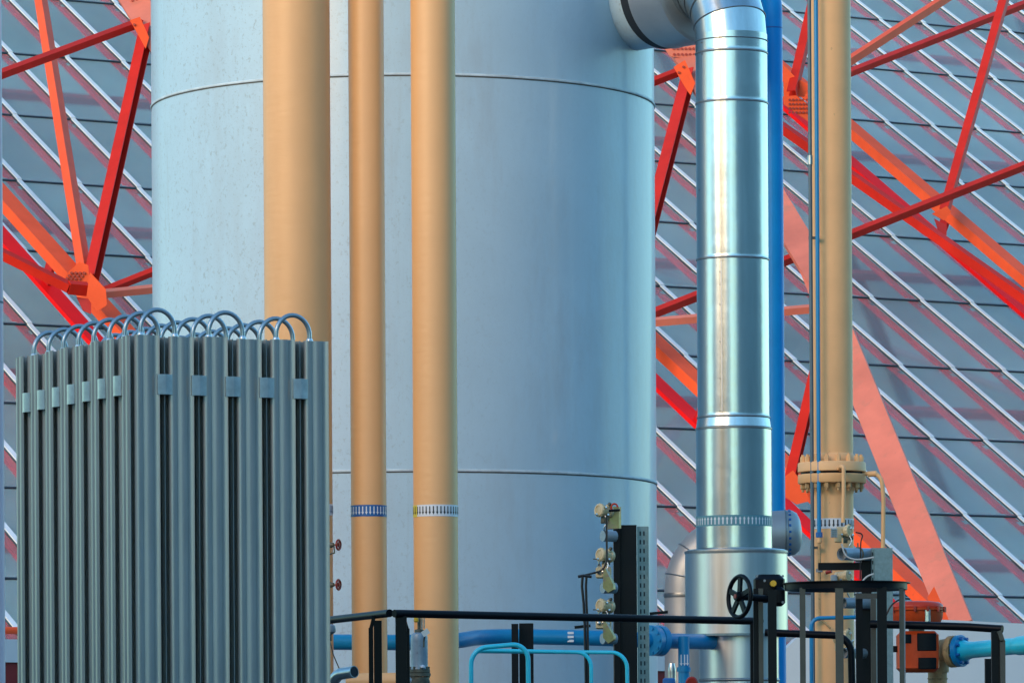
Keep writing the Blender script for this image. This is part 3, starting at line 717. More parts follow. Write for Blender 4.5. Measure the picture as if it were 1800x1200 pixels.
q = MB(); q.cyl((bx0.x, bx0.y, at(0, 1014, cy_).z), (bx0.x, bx0.y, at(0, 1008, cy_).z), m(6, cy_), 8); q.cyl((bx0.x, bx0.y, at(0, 1044, cy_).z), (bx0.x, bx0.y, at(0, 1034, cy_).z), m(4.5, cy_), 8)
q.build('needle_valve', M['grey'], bt)
q = MB(); q.tube([at(1452, 1006, cy_ - .04), at(1462, 1003, cy_ - .06)], m(3.2, cy_), 8); q.build('valve_handle', M['wheel'], bt)

# ================================================================== FINNED RACK (ambient vaporizer), left front
RY = 28.0; rcor = at(247, 590, RY); ra = R(27.4); U = Vector((math.cos(ra), math.sin(ra), 0)); V = Vector((-math.sin(ra), math.cos(ra), 0))
PU, PV = 0.2010, 0.2165; ztop_r = rcor.z; zbot_r = 1.0
rack = thing('finned_rack', 'grey rack of tall aluminium finned columns topped by arched tubes, left front', 'heat exchanger', (rcor.x, rcor.y, 0))
def fin_profile():
    q = MB(); h = ztop_r - zbot_r
    o = Vector((0, 0, zbot_r))
    q.cyl(o, o + Vector((0, 0, h)), .020, 10)
    for k_ in range(8):
        a = k_ * PI / 4; d = Vector((math.cos(a), math.sin(a), 0)); s_ = Vector((-math.sin(a), math.cos(a), 0))
        L = .088 if k_ % 2 == 0 else .072
        q.box(o + d * (L / 2) + Vector((0, 0, h / 2)), L, .004, h, (d, s_, Vector((0, 0, 1))))
    for k_ in range(4):          # folded tip plates that close each side
        a = k_ * PI / 2; d = Vector((math.cos(a), math.sin(a), 0)); s_ = Vector((-math.sin(a), math.cos(a), 0))
        line = [(-.076, .074), (-.068, .0845), (-.058, .088), (-.046, .0895), (-.036, .0885), (-.029, .085), (-.024, .082), (-.016, .0835), (-.006, .0875), (.006, .0905), (.018, .0915), (.030, .0900), (.037, .086), (.042, .0825), (.050, .0825), (.060, .085), (.070, .090), (.076, .094)]
        for i in range(len(line) - 1):
            p_, q_ = line[i], line[i + 1]
            pass
        line = [(a_ * .92, b_) for a_, b_ in line]
        pl = [(s_ * a_ + d * b_) for a_, b_ in line] + [(s_ * a_ + d * (b_ - .004)) for a_, b_ in reversed(line)]
        H_ = Vector((0, 0, h)); n_ = len(pl)
        q.add([o + p_ for p_ in pl] + [o + p_ + H_ for p_ in pl], [(i, (i + 1) % n_, n_ + (i + 1) % n_, n_ + i) for i in range(n_)])
        nl = len(line)
        q.f += [tuple(len(q.v) - 2 * n_ + n_ + j for j in (i, i + 1, n_ - 2 - i, n_ - 1 - i)) for i in range(nl - 1)]
    return q
q = fin_profile(); Rm = Matrix.Rotation(ra, 3, 'Z'); base0 = Vector((0, 0, 0))
q.v = [Rm @ v for v in q.v]
me_o = q.build('fin_column', M['fin'], rack)      # built about the rack's own origin
me_o.data.transform(Matrix.Translation(rack.location))
first = True
foot_me = None
for iu in range(6):
    for iv in range(8):
        off = U * (PU * iu) + V * (PV * iv)
        o = me_o if first else me_o.copy()
        if not first: COL.objects.link(o)
        o.parent = rack; o.location = off + Vector((0, 0, random.uniform(-.006, .006)))
        first = False
def ubend(p, d, span, name='arched_tube'):
    q = MB(); pts = []; r = span / 2
    c_ = p + d * r
    pts = [p - Vector((0, 0, .05)), p + Vector((0, 0, .02))] + [c_ - d * (r * math.cos(PI * k_ / 16)) + Vector((0, 0, .035 + r * 1.08 * math.sin(PI * k_ / 16))) for k_ in range(17)] + [p + d * span + Vector((0, 0, .02)), p + d * span - Vector((0, 0, .05))]
    q.tube(pts, .0128, 12)
    o = q.build(name, M['bend'], rack)
    w_ = MB()
    for e in (p, p + d * span): w_.lathe([(.020, -.002), (.021, .006), (.014, .020)], e, seg=12)
    w_.build('weld_collars', M['weld'], o)
    return o
ub = ubend(rcor, U, PU); first = True
for iu in (0, 2, 4):
    for iv in range(8):
        off = U * (PU * iu) + V * (PV * iv)
        if iu == 0 and iv == 0: continue
        o = ub.copy(); COL.objects.link(o); o.location = off; o.parent = rack
        for ch in ub.children:
            d = ch.copy(); COL.objects.link(d); d.parent = o
def clipbox(cen, d, s_):
    q = MB(); z_ = Vector((0, 0, .054)); t_ = d            # d points into the rack, -d is outwards
    prof = [(-.046, .03), (-.044, -.020), (-.002, -.030), (.004, -.030), (.046, -.012), (.048, .03)]
    pl = [cen + s_ * a_ + d * b_ for a_, b_ in prof]; n_ = len(pl)
    q.add([p_ - z_ for p_ in pl] + [p_ + z_ for p_ in pl], [tuple(range(n_ - 1, -1, -1)), tuple(range(n_, 2 * n_))] + [(i, (i + 1) % n_, n_ + (i + 1) % n_, n_ + i) for i in range(n_)])
    return q
zcl = ztop_r - .215 - .05
for iu in range(5):
    cen = Vector((rcor.x, rcor.y, zcl)) + U * (PU * (iu + .5)) - V * .078
    clipbox(cen, V, U).build('clip_bracket', M['clip'], rack)
for iv in range(7):
    cen = Vector((rcor.x, rcor.y, zcl)) + V * (PV * (iv + .5)) - U * .078
    clipbox(cen, U, -V).build('clip_bracket', M['clip'], rack)
q = MB()
for (a, b) in ((0, 0), (5, 0), (0, 7), (5, 7)):
    c_ = Vector((rcor.x, rcor.y, 0)) + U * (PU * a) + V * (PV * b); q.box(c_ + Vector((0, 0, .55)), .08, .08, 1.1, (U, V, Vector((0, 0, 1))))
q.build('support_legs', M['galv'], rack)

# slim pale pipe at the very left edge
lp = at(-9, 600, 26); q = MB()
ed = thing('lilac_pipe', 'slim strip of a pale lilac grey pipe at the very left edge', 'pipe', (lp.x, 26, 0))
MB().cyl((lp.x, 26, 0), (lp.x, 26, 9), m(15, 26), 32).build('pipe_wall', M['mauve'], ed)
MB().lathe([(m(15, 26), -.006), (m(15, 26) + .003, 0), (m(15, 26), .006)], (lp.x, 26, at(0, 531, 26).z), seg=32, cap0=False, cap1=False).build('joint_band', M['band'], ed)

# ================================================================== BLACK GUARD RAILS
ZD = 1.35      # deck level of the access platform
def post(q, px, py, Y, w, d=.05, z0=ZD):
    t = at(px, py, Y); q.box((t.x, Y, (t.z + z0) / 2), w, d, t.z - z0)
rail = thing('guard_rail', 'long black guard rail with a corner, crossing in front of the three tan pipes', 'railing', (at(690, 1077, 30).x, 30, ZD))
rt = m(7, 30)
A0 = at(520, 1096, 31.9); A1 = at(685, 1077, 30.05); A2 = at(693, 1077.5, 30); A3 = at(1338, 1091, 31.8)
MB().tube([A0, A1], rt, 16).build('top_rail', M['black'], rail)
MB().tube([A2, A3], rt, 16).build('top_rail', M['black'], rail)
for (px, py, Y, w) in ((664, 1090, 30.25, m(14, 30)), (705, 1082, 30.05, m(20, 30)), (1327, 1094, 31.75, m(17, 32)), (560, 1102, 31.4, m(14, 30))):
    q = MB(); post(q, px, py, Y, w); q.build('post', M['black'], rail)
for (pa, pb, Y) in (((652, 1103), (658, 1085), 30.3), ((716, 1104), (708, 1083), 30.1)):
    q = MB(); w = m(8, 30); a = at(*pa, Y); b = at(*pb, Y)
    q.add([a, at(pa[0] + 4, pa[1], Y), at(pb[0] + 4, pb[1], Y), b] , [(0, 1, 2, 3)])
    x0, x1 = a.x, b.x
    zz = a.z
    q = MB(); q.box((x0, Y, (zz + ZD) / 2), w, .05, zz - ZD); q.rect(a - Vector((0, 0, .005)), b + Vector((0, 0, .01)), (0, 1, 0), w * .8, .045)
    q.build('stay', M['black'], rail)
q = MB(); q.tube([at(520, 1330, 31.9), at(685, 1330, 30.05), at(693, 1330, 30), at(1338, 1330, 31.8)], rt * .8, 10); q.build('mid_rail', M['black'], rail)

rail2 = thing('guard_rail', 'short black guard rail in front of the orange actuator, bottom right', 'railing', (at(1755, 1104, 31).x, 31, ZD))
MB().tube([at(1530, 1096, 31.2), at(1700, 1101, 31.1), at(1762, 1105, 31)], m(7, 31), 16).build('top_rail', M['black'], rail2)
q = MB(); post(q, 1752, 1108, 31, m(19, 31)); q.build('post', M['black'], rail2)
q = MB(); post(q, 1762, 1125, 30.95, m(9, 31)); q.rect(at(1762, 1127, 30.95), at(1756, 1108, 30.95), (0, 1, 0), m(8, 31), .05); q.build('stay', M['brown'], rail2)
q = MB(); post(q, 1740, 1157, 31.6, m(18, 31)); q.build('post', M['black'], rail2)

rail3 = thing('guard_rail', 'black guard rail piece with a curved end, right of the black handwheel', 'railing', (at(1430, 1114, 31.9).x, 31.9, ZD))
pts = bendpath([at(1345, 1111, 32), at(1494, 1117, 31.9), at(1502, 1210, 31.9)], .10)
pts[-1].z = ZD
MB().tube(pts, m(6.5, 32), 16).build('top_rail', M['black'], rail3)

# safety cage hoop at the ladder head
HYc = 31.0
cage = thing('ladder_cage', 'black ladder safety cage hoop with vertical flat bars, bottom right', 'ladder cage', (at(1485, 1030, HYc).x, HYc, ZD))
hc = at(1487, 1031, HYc); hr = m(108, HYc)
q = MB(); N_ = 40; hb = .019
ring = []
for k_ in range(N_ + 1):
    a = R(-172 + 344 * k_ / N_) - PI / 2 * 0
    ring.append((math.cos(a), math.sin(a)))
vs = []; fs = []
for (cx_, sy_) in ring:
    for (rr_, zz) in ((hr, -hb), (hr, hb), (hr - .006, hb), (hr - .006, -hb)):
        vs.append((hc.x + cx_ * rr_, HYc + .55 * 0 + sy_ * rr_, hc.z + zz))
for k_ in range(N_):
    for j in range(4): fs.append((4 * k_ + j, 4 * k_ + (j + 1) % 4, 4 * k_ + 4 + (j + 1) % 4, 4 * k_ + 4 + j))
MB().add(vs, fs).build('hoop', M['black'], cage)
# lip on top of hoop
vs = []; fs = []
for (cx_, sy_) in ring:
    for (rr_, zz) in ((hr + .018, hb), (hr + .018, hb + .005), (hr - .008, hb + .005), (hr - .008, hb)):
        vs.append((hc.x + cx_ * rr_, HYc + sy_ * rr_, hc.z + zz))
for k_ in range(N_):
    for j in range(4): fs.append((4 * k_ + j, 4 * k_ + (j + 1) % 4, 4 * k_ + 4 + (j + 1) % 4, 4 * k_ + 4 + j))
MB().add(vs, fs).build('hoop_lip', M['black'], cage)
for (px, w, fb, mt) in ((1407, 10, -1, 'brown'), (1469, 14, -1, 'brown'), (1581, 8, -1, 'brown'), (1591.5, 4, 1, 'grey'), (1544, 17, -1, 'black')):
    X = at(px, 1100, HYc).x - hc.x; X = max(-hr * .985, min(hr * .985, X)); ang = math.acos(X / hr); yy = fb * math.sin(ang) * (hr - .010)
    ztop2 = hc.z - .012
    q = MB(); q.box((hc.x + X, HYc + yy, (ztop2 + ZD) / 2), m(w, HYc), .008, ztop2 - ZD); q.build('cage_bar', M[mt], cage)
lad = thing('ladder_gate', 'black and bronze gate frame inside the ladder cage', 'gate', (at(1522, 1045, 31.3).x, 31.3, ZD))
for (px, w, mt) in ((1510, 12, 'black'), (1535, 9, 'brown')):
    q = MB(); post(q, px, 1052, 31.3, m(w, 31.3), .03); q.build('stile', M[mt], lad)
t = at(1523, 1047, 31.3); MB().box((t.x, 31.3, t.z), m(38, 31.3), .03, m(9, 31.3)).build('top_bar', M['brown'], lad)
# platform deck carrying the rails (below the frame)
dk = thing('access_platform', 'steel access platform under the black rails', 'platform', (at(1100, 1390, 31.5).x, 32.6, 0))
xa, xb = at(500, 1390, 31).x, at(1790, 1390, 31).x
MB().box(((xa + xb) / 2, 31.2, ZD - .04), xb - xa, 3.2, .08).build('deck', M['grating'], dk)
for x_ in (xa + .1, (xa + xb) / 2, xb - .1):
    for y_ in (29.8, 32.6):
        MB().box((x_, y_, (ZD - .08) / 2), .1, .1, ZD - .08).build('leg', M['galv'], dk)
dk['label'] = 'steel grating platform that carries the black guard rails'

# ------------------------------------------------------------------ black hand wheel and gearbox
wc = at(1300, 1048, 30.9)
gbx = thing('gearbox_valve', 'black gear operator with five spoke handwheel and yellow plug, before the silver duct', 'valve operator', (at(1350, 1040, 31.2).x, 31.2, ZD))
wdir = Vector((-.86, -.5, 0.05)).normalized()
x, y, z = frame(wdir)
wr = m(36, 31)
rg = [wc + (x * math.cos(2 * PI * i / 48) + y * math.sin(2 * PI * i / 48)) * wr for i in range(49)]
hw = MB().tube(rg, m(4.0, 31), 10, caps=False).build('handwheel', M['black'], gbx)
q = MB()
for k_ in range(5):
    a = 2 * PI * k_ / 5 + .3; d = x * math.cos(a) + y * math.sin(a); q.box(wc + d * wr * .55, wr * .85, m(9, 31), m(5, 31), (d, z.cross(d), z))
q.lathe([(m(9, 31), -.02), (m(10, 31), 0), (m(7, 31), .03)], wc, wdir, 20)
q.build('spokes', M['black'], hw)
MB().lathe([(m(4, 31), 0), (m(4, 31), .034)], wc, wdir, 12).build('hub_nut', M['wheel'], hw)
MB().cyl(wc, wc - wdir * .22, m(6, 31), 14).build('shaft', M['black'], gbx)
gb = at(1352, 1034, 31.25)
MB().box(gb, m(55, 31), .12, m(50, 31), None, m(9, 31)).build('gearbox', M['black'], gbx)
gb2 = at(1368, 1048, 31.22); MB().box(gb2, m(24, 31), .13, m(34, 31), None, m(6, 31)).build('side_cover', M['black'], gbx)
q = MB()
for (px, py) in ((1330, 1012), (1376, 1012), (1376, 1058), (1344, 1020)):
    p_ = at(px, py, 31.16); q.tube([p_, p_ - Vector((0, .01, 0))], m(2.4, 31), 6)
q.build_each('screw', M['grey'], gbx)
p_ = at(1359, 1025, 31.15); MB().tube([p_ + Vector((0, .04, 0)), p_ - Vector((0, .03, 0))], m(5.5, 31), 12).build('yellow_plug', M['yellow'], gbx)
q = MB(); post(q, 1357, 1036, 31.0, m(15, 31)); q.build('pedestal', M['black'], gbx)
q = MB(); post(q, 1337, 1034, 31.1, m(8, 31)); q.build('side_plate', M['brown'], gbx)
q = MB(); post(q, 1329, 1034, 31.15, m(10, 31)); q.build('side_plate', M['black'], gbx)

# ------------------------------------------------------------------ black posts and slotted struts
IY = 34.0
def hpost(name, label, cat, parts, grp=None):
    t = thing(name, label, cat, (at(parts[0][1], 1200, parts[0][3]).x, parts[0][3], 0), grp)
    for (nm, px, py, Y, w, d, mt) in parts:
        q = MB(); post(q, px, py, Y, w, d, 0.0); q.build(nm, M[mt], t)
    return t
bp1 = hpost('steel_post', 'broad black steel post beside the cream instruments', 'post',
    [('web', 1104, 923, IY, m(29, IY), .12, 'black'), ('flange', 1083.5, 924, IY - .02, m(11, IY), .14, 'black'), ('rear_leg', 1098, 1092, IY + .2, m(40, IY), .05, 'brown')])
bp2 = hpost('steel_post', 'short black post supporting the blue pipe, left of the cream instruments', 'post',
    [('web', 925, 1095, 39.5, m(25, 39.5), .10, 'black'), ('flange', 905, 1096, 39.4, m(12, 39.5), .12, 'black')])
def slotted(name, label, px, py, Y, wpx, rows, slotpx, mt='galv', twin=True, dark_left=False):
    t = thing(name, label, 'strut', (at(px, 1200, Y).x, Y, 0), 'galvanised slotted struts')
    q = MB(); post(q, px, py, Y, m(wpx, Y), .05, 0.0); b_ = q.build('channel', M[mt], t)
    s_ = MB()
    for r_ in range(rows):
        for dx in ((-3.2, 3.2) if twin else (0,)):
            c_ = at(px + dx, py + 12 + r_ * slotpx, Y - .028)
            s_.box((at(px, 1100, Y).x + m(dx, Y), Y - .0265, c_.z), m(2.4, Y), .006, m(7.5, Y))
    s_.build_each('slot', M['slot'], b_)
    q = MB(); post(q, px + wpx / 2, py, Y - .03, m(2, Y), .03, 0.0); q.build('lip', M[mt], t)
    return t
slotted('slotted_strut', 'galvanised slotted strut on the right side of the broad black post', 1129.5, 925, IY + .02, 19, 26, 15.2)

# ------------------------------------------------------------------ instruments
def transmitter(px, py, Y, label, s=1.0, plate_mt='greenplate', yaw=0.0, grp='cream pressure transmitters', plate=True, manifold=True, parts_on_post=True, flip=1):
    c_ = at(px, py, Y); u_ = m(1, Y) * s
    t = thing('pressure_transmitter', label, 'transmitter', c_, grp)
    ax = Vector((-.72 * flip, -.62, .10)).normalized(); ax = Matrix.Rotation(yaw, 3, 'Z') @ ax
    h_ = MB().lathe([(8 * u_, -14 * u_), (10.5 * u_, -13 * u_), (10.5 * u_, -2 * u_), (11.5 * u_, -1 * u_), (11.5 * u_, 3 * u_), (10.8 * u_, 4 * u_)], c_, ax, 28).build('housing', M['cream'], t)
    MB().lathe([(12 * u_, 3 * u_), (12.4 * u_, 4 * u_), (12.4 * u_, 8 * u_), (11.4 * u_, 9.4 * u_), (9.0 * u_, 9.8 * u_), (8.6 * u_, 8.2 * u_)], c_, ax, 28).build('cover', M['creamlid'], t)
    q = MB()
    xx, yy, zz = frame(ax)
    for k_ in range(12):
        a = k_ * PI / 6; p_ = c_ + (xx * math.cos(a) + yy * math.sin(a)) * 12.4 * u_ + ax * 6 * u_
        q.box(p_, 2 * u_, 2 * u_, 4 * u_, (xx * math.cos(a) + yy * math.sin(a), yy * math.cos(a) - xx * math.sin(a), ax))
    q.build('cover_ribs', M['creamlid'], t)
    MB().lathe([(8.4 * u_, 8.0 * u_), (7.6 * u_, 8.5 * u_)], c_, ax, 24).build('window', M['cream'], t)
    MB().lathe([(11.0 * u_, -22 * u_), (11.8 * u_, -21 * u_), (11.8 * u_, -15 * u_), (10.4 * u_, -13.5 * u_)], c_, ax, 28).build('rear_cover', M['cream'], t)
    bs_ = MB(); bs_.lathe([(4.2 * u_, 0), (4.2 * u_, 13 * u_), (3.0 * u_, 14 * u_)], c_ - ax * 6 * u_, (.6, -.2, .75), 12); bs_.build('cable_boss', M['cream'], t)
    MB().lathe([(3.2 * u_, 13 * u_), (3.6 * u_, 17 * u_), (2 * u_, 20 * u_)], c_ - ax * 6 * u_, (.6, -.2, .75), 10).build('cable_gland', M['castgreen'], t)
    nk = c_ - ax * 5 * u_
    MB().lathe([(5.5 * u_, -24 * u_), (6.5 * u_, -22 * u_), (6 * u_, -15 * u_), (4.5 * u_, -12 * u_), (5 * u_, -8 * u_)], nk, (0, 0, 1), 16).build('neck', M['castgreen'] if not manifold else M['cream'], t)
    q = MB()
    for (dx, dz, rr) in ((-10, -8, 2.2), (8, 5, 2.4), (12, -9, 2.6)):
        q.lathe([(rr * u_, 0), (rr * u_ * 1.2, 2 * u_), (rr * u_ * .7, 5 * u_)], c_ + Vector((dx * u_, -9 * u_, dz * u_)), (0, -1, .2), 8)
    q.build_each('plug_bolt', M['steel'], t)
    MB().tube(bendpath([c_ + Vector((6 * u_, -8 * u_, -10 * u_)), c_ + Vector((11 * u_, -11 * u_, -22 * u_)), c_ + Vector((2 * u_, -12 * u_, -34 * u_)), c_ + Vector((8 * u_, -8 * u_, -44 * u_))], .03), 1.4 * u_, 8).build('impulse_tube', M['steel'], t)
    MB().box(c_ + Vector((6 * u_, 2 * u_, -15 * u_)), 16 * u_, 9 * u_, 7 * u_, None, 1.2 * u_).build('clamp_block', M['castgreen'], t)
    if manifold:
        b_ = nk + Vector((-3 * u_, -2 * u_, -33 * u_))
        mf = MB().box(b_, 30 * u_, 14 * u_, 22 * u_, None, 2.5 * u_).build('manifold', M['cream'], t)
        q = MB()
        for (dx, dz) in ((-9, 0), (0, 1), (9, -2)): q.lathe([(3.6 * u_, 0), (3.6 * u_, 3 * u_), (2 * u_, 4 * u_)], b_ + Vector((dx * u_, -7 * u_, dz * u_)), (0, -1, 0), 10)
        q.build('plugs', M['steel'], mf)
        q = MB(); q.lathe([(3 * u_, 0), (3.4 * u_, 4 * u_), (1.6 * u_, 6 * u_), (1.6 * u_, 14 * u_)], b_ + Vector((-9 * u_, 0, 11 * u_)), (0, 0, 1), 10); q.build('bleed_stem', M['steel'], t)
        q = MB(); q.box(b_ + Vector((-12 * u_, 0, 26 * u_)), 16 * u_, 3 * u_, 2 * u_); q.build('t_handle', M['castgreen'], t)
    return t, u_
def bracket(pts, Y, label, mt='greenplate', tpx=4):
    P = [at(x_, y_, Y) for x_, y_ in pts]; n = len(P)
    q = MB().add(P + [p_ + Vector((m(tpx, Y), .03, 0)) for p_ in P], [tuple(range(n)), tuple(range(2 * n - 1, n - 1, -1))] + [(i, (i + 1) % n, n + (i + 1) % n, n + i) for i in range(n)])
    return q
T1, u1 = transmitter(1058, 897, 33.5, 'topmost cream transmitter with a red ring, above the broad black post', .92, manifold=False)
bracket([(1065, 890), (1088, 890), (1088, 928), (1065, 930)], 33.55, '').build('mount_plate', M['greenplate'], T1)
rg = [at(1080, 891, 33.5) + Vector((math.cos(2 * PI * i / 20) * m(5.5, 34), 0, math.sin(2 * PI * i / 20) * m(6, 34))) for i in range(16)]
MB().tube(rg, m(1.6, 34), 8).build('red_ring', M['winered'], T1)
q = MB(); q.tube([at(1070, 897, 33.45), at(1090, 896, 33.45)], m(2.2, 34), 8); q.build('bar_handle', M['black'], T1)
T2, u2 = transmitter(1060, 975, 33.5, 'middle cream transmitter left of the broad black post', .92)
bracket([(1060, 1000), (1064, 999), (1078, 1027), (1078, 1035), (1069, 1041), (1060, 1033)], 33.35, '').build('mount_plate', M['greenplate'], T2)
T3, u3 = transmitter(1060, 1064, 33.5, 'lowest cream transmitter just above the black rail, left of the broad black post', .92)
bracket([(1060, 1092), (1064, 1091), (1079, 1118), (1078, 1124), (1069, 1130), (1060, 1120)], 33.35, '').build('mount_plate', M['greenplate'], T3)
for (px, py, lb) in ((1066, 942, 'upper grey stub pipe sticking left out of the broad black post'), (1066, 1033, 'middle grey stub pipe partly behind a zinc bracket'), (1066, 1122, 'lower grey stub pipe partly behind a zinc bracket')):
    q = MB(); e = at(px, py, 33.7); q.lathe([(m(9.5, 34), 0), (m(9.5, 34), m(26, 34))], e + Vector((-m(7, 34), -.03, 0)), (.85, .5, 0), 20)
    tag(q.build('stub_pipe', M['vgrey']), lb, 'pipe stub', 'grey instrument stub pipes')
# black cables from the transmitters
q = MB()
q.tube(bendpath([at(1066, 908, 33.3), at(1067, 985, 33.3), at(1060, 1002, 33.3), at(1038, 1008, 33.3), at(1020, 1012, 33.3)], .05), m(1.8, 33.3), 8)
tag(q.build('cable', M['rubber']), 'black cable drooping from the topmost cream transmitter', 'cable')
q = MB(); pts = [at(1024, 1012, 33.2), at(1023, 1030, 33.2), at(1026, 1060, 33.2), at(1028, 1100, 33.2), at(1030, 1200, 33.2), at(1031, 1330, 33.2)]; pts[-1].z = 0
q.tube(pts, m(2.4, 33.2), 8)
pts = [at(1031, 1012, 33.2), at(1030, 1030, 33.2), at(1031, 1060, 33.2), at(1033, 1100, 33.2), at(1034, 1200, 33.2), at(1035, 1330, 33.2)]; pts[-1].z = 0
q.tube(pts, m(2.2, 33.2), 8)
q.tube([at(1016, 1013, 33.2), at(1026, 1011, 33.2), at(1040, 1013, 33.2)], m(2.6, 33.2), 8)
tag(q.build('cable_bundle', M['rubber']), 'pair of black cables hanging down beside the cream transmitters', 'cables')
for (pa, pb, lb) in (((1010, 1102), (1038, 1099), 'black lever left of the lowest transmitter'), ((1142, 1078), (1174, 1075), 'black lever over the blue flange right of the slotted strut')):
    q = MB(); q.rect(at(*pa, 33.4), at(*pb, 33.4), (0, 0, 1), .02, m(5, 33.4)); tag(q.build('lever', M['black']), lb, 'lever')

# ------------------------------------------------------------------ blue process line running across
bl = thing('blue_line', 'blue horizontal pipe running from behind the tan pipes to the silver duct', 'pipe', (at(1000, 1120, 41).x, 41, 0), None)
pts = bendpath([at(480, 1127, 43.6), at(790, 1129, 43.6), at(850, 1117, 44.6), at(1060, 1121, 44.6), at(1150, 1125, 44.9)], [.5, .4, .2], 8)
MB().tube(pts, m(13.5, 44.6), 28).build('pipe_run', M['blue'], bl)
MB().tube([at(1150, 1125, 44.9), at(1266, 1128, 45.66)], m(13.5, 45), 28).build('pipe_run', M['blue'], bl)
for (pa, pb, w, mt) in (((1141, 1125, 44.84), (1149, 1125, 44.9), 27, 'blue'), ((1154, 1125, 44.92), (1163, 1126, 44.96), 27, 'blue'), ((1149, 1125, 44.9), (1154, 1125, 44.92), 21, 'bandyellow')):
    o = MB().tube([at(*pa), at(*pb)], m(w, 44.9), 36).build('flange' if mt == 'blue' else 'wafer', M[mt], bl)
    if mt == 'blue':
        a, b = at(*pa), at(*pb); q = MB(); q.bolts((a + b) / 2, b - a, m(w - 5, 44.9), 10, m(3, 44.9), (b - a).length + m(6, 44.9)); q.build_each('bolt', M['blue'], o)
q = MB()
for (dz) in (-7, 0, 7):
    for kk in range(1):
        p_ = at(1003, 1119 + dz, 44.6); r_ = m(14.6, 44)
        q.box((p_.x, p_.y - math.sqrt(max(0, r_ * r_ - m(dz, 41) ** 2)) * 1.0, p_.z), m(12, 41), .004, m(4.4, 41), (Vector((1, -.9 / 1.0 * .3, 0)).normalized(), Vector((.3, 1, 0)).normalized(), Vector((0, 0, 1))))
q.build('arrow_label', M['arrowwhite'], bl)
# branch with white arrow marks
bz = at(1202, 1150, 45.0)
br_ = MB().tube([(bz.x, 45.0, 0.4), (bz.x, 45.0, at(0, 1125, 45.0).z)], m(10, 45.0), 20).build('branch', M['blue'], bl)
q = MB()
for dx in (-5, 1, 6):
    z0_, z1_ = at(1202, 1165, 45).z, at(1202, 1150, 45).z; r_ = m(10.4, 45.0); X = m(dx, 45.0)
    q.box((bz.x + X, 45.0 - math.sqrt(r_ * r_ - X * X) - .001, (z0_ + z1_) / 2), m(2, 45), .004, z1_ - z0_)
    zt_ = at(1202, 1168, 45).z
    q.add([(bz.x + X - m(2.6, 45), 45.0 - r_ - .002, z0_), (bz.x + X + m(2.6, 45), 45.0 - r_ - .002, z0_), (bz.x + X, 45.0 - r_ - .002, zt_ - .008)], [(0, 1, 2)])
q.build('arrow_marks', M['arrowwhite'], br_)
q = MB(); q.tube([at(1202, 1172, 45.0), at(1202, 1180, 45.0)], m(12.5, 45.0), 20); q.build('collar', M['blue'], br_)
bl_leg = MB().box((bz.x, 45.0, .2), .3, .3, .4).build('foot', M['concrete'], bl)
# small valve bodies right of the tank base
v_ = thing('small_valve', 'small steel bottle shaped valve between the slotted strut and the blue branch', 'valve', at(1182, 1190, 38.6))
MB().lathe([(m(7, 38.6), -.8), (m(7, 38.6), m(20, 38.6)), (m(5, 38.6), m(30, 38.6))], at(1181, 1195, 38.6), seg=18).build('body', M['steel'], v_)
MB().box(at(1176, 1197, 38.5), m(22, 38.6), .06, m(12, 38.6), None, .01).build('base_block', M['bandblue'], v_)
v2 = thing('small_valve', 'small round rust coloured valve right of the blue branch', 'valve', at(1216, 1196, 38.6))
MB().lathe([(m(9, 38.6), -m(3, 38)), (m(11, 38.6), 0), (m(9, 38.6), m(3, 38))], at(1216, 1199, 38.5), (0, 1, .2), 20).build('handwheel', M['wheel'], v2)
MB().cyl(at(1216, 1199, 38.5), at(1216, 1199, 38.9), m(3, 38.5), 10).build('stem', M['steel'], v2)

# ------------------------------------------------------------------ bright blue bent tubes low in the middle
def bent(pts, Y, w, label, r=.09, drop=(True, True), mt='cyan'):
    P = [at(x_, y_, Y) if not isinstance(y_, tuple) else at(x_, y_[0], y_[1]) for x_, y_ in pts]
    if drop[0]: P[0].z = 0.0
    if drop[1]: P[-1].z = 0.0
    o = MB().tube(bendpath(P, r, 8), m(w / 2, Y), 16).build('bent_tube', M[mt])
    return tag(o, label, 'tube', 'bright blue bent tubes')
bent([(826, 1250), (828, 1139), (928, 1130), (932, 1250)], 32.6, 8.5, 'brightest cyan hooped tube, its left leg lowest in the middle of the picture', .10)
bent([(838, (1142, 33.0)), (1039, (1146, 33.0)), (1043, (1250, 33.0))], 33, 7, 'middle blue tube bending down left of the hanging black cables', .09, (False, True))
bent([(836, (1144, 33.3)), (1102, (1146, 33.1)), (1108, (1250, 33.1))], 33.2, 7, 'longest blue tube bending down in front of the broad black post', .10, (False, True))
bent([(1426, 1250), (1426, 1086), (1506, 1084)], 35.0, 7, 'blue tube bending right in front of the beige pipe behind the ladder cage', .06, (True, False), 'blue')

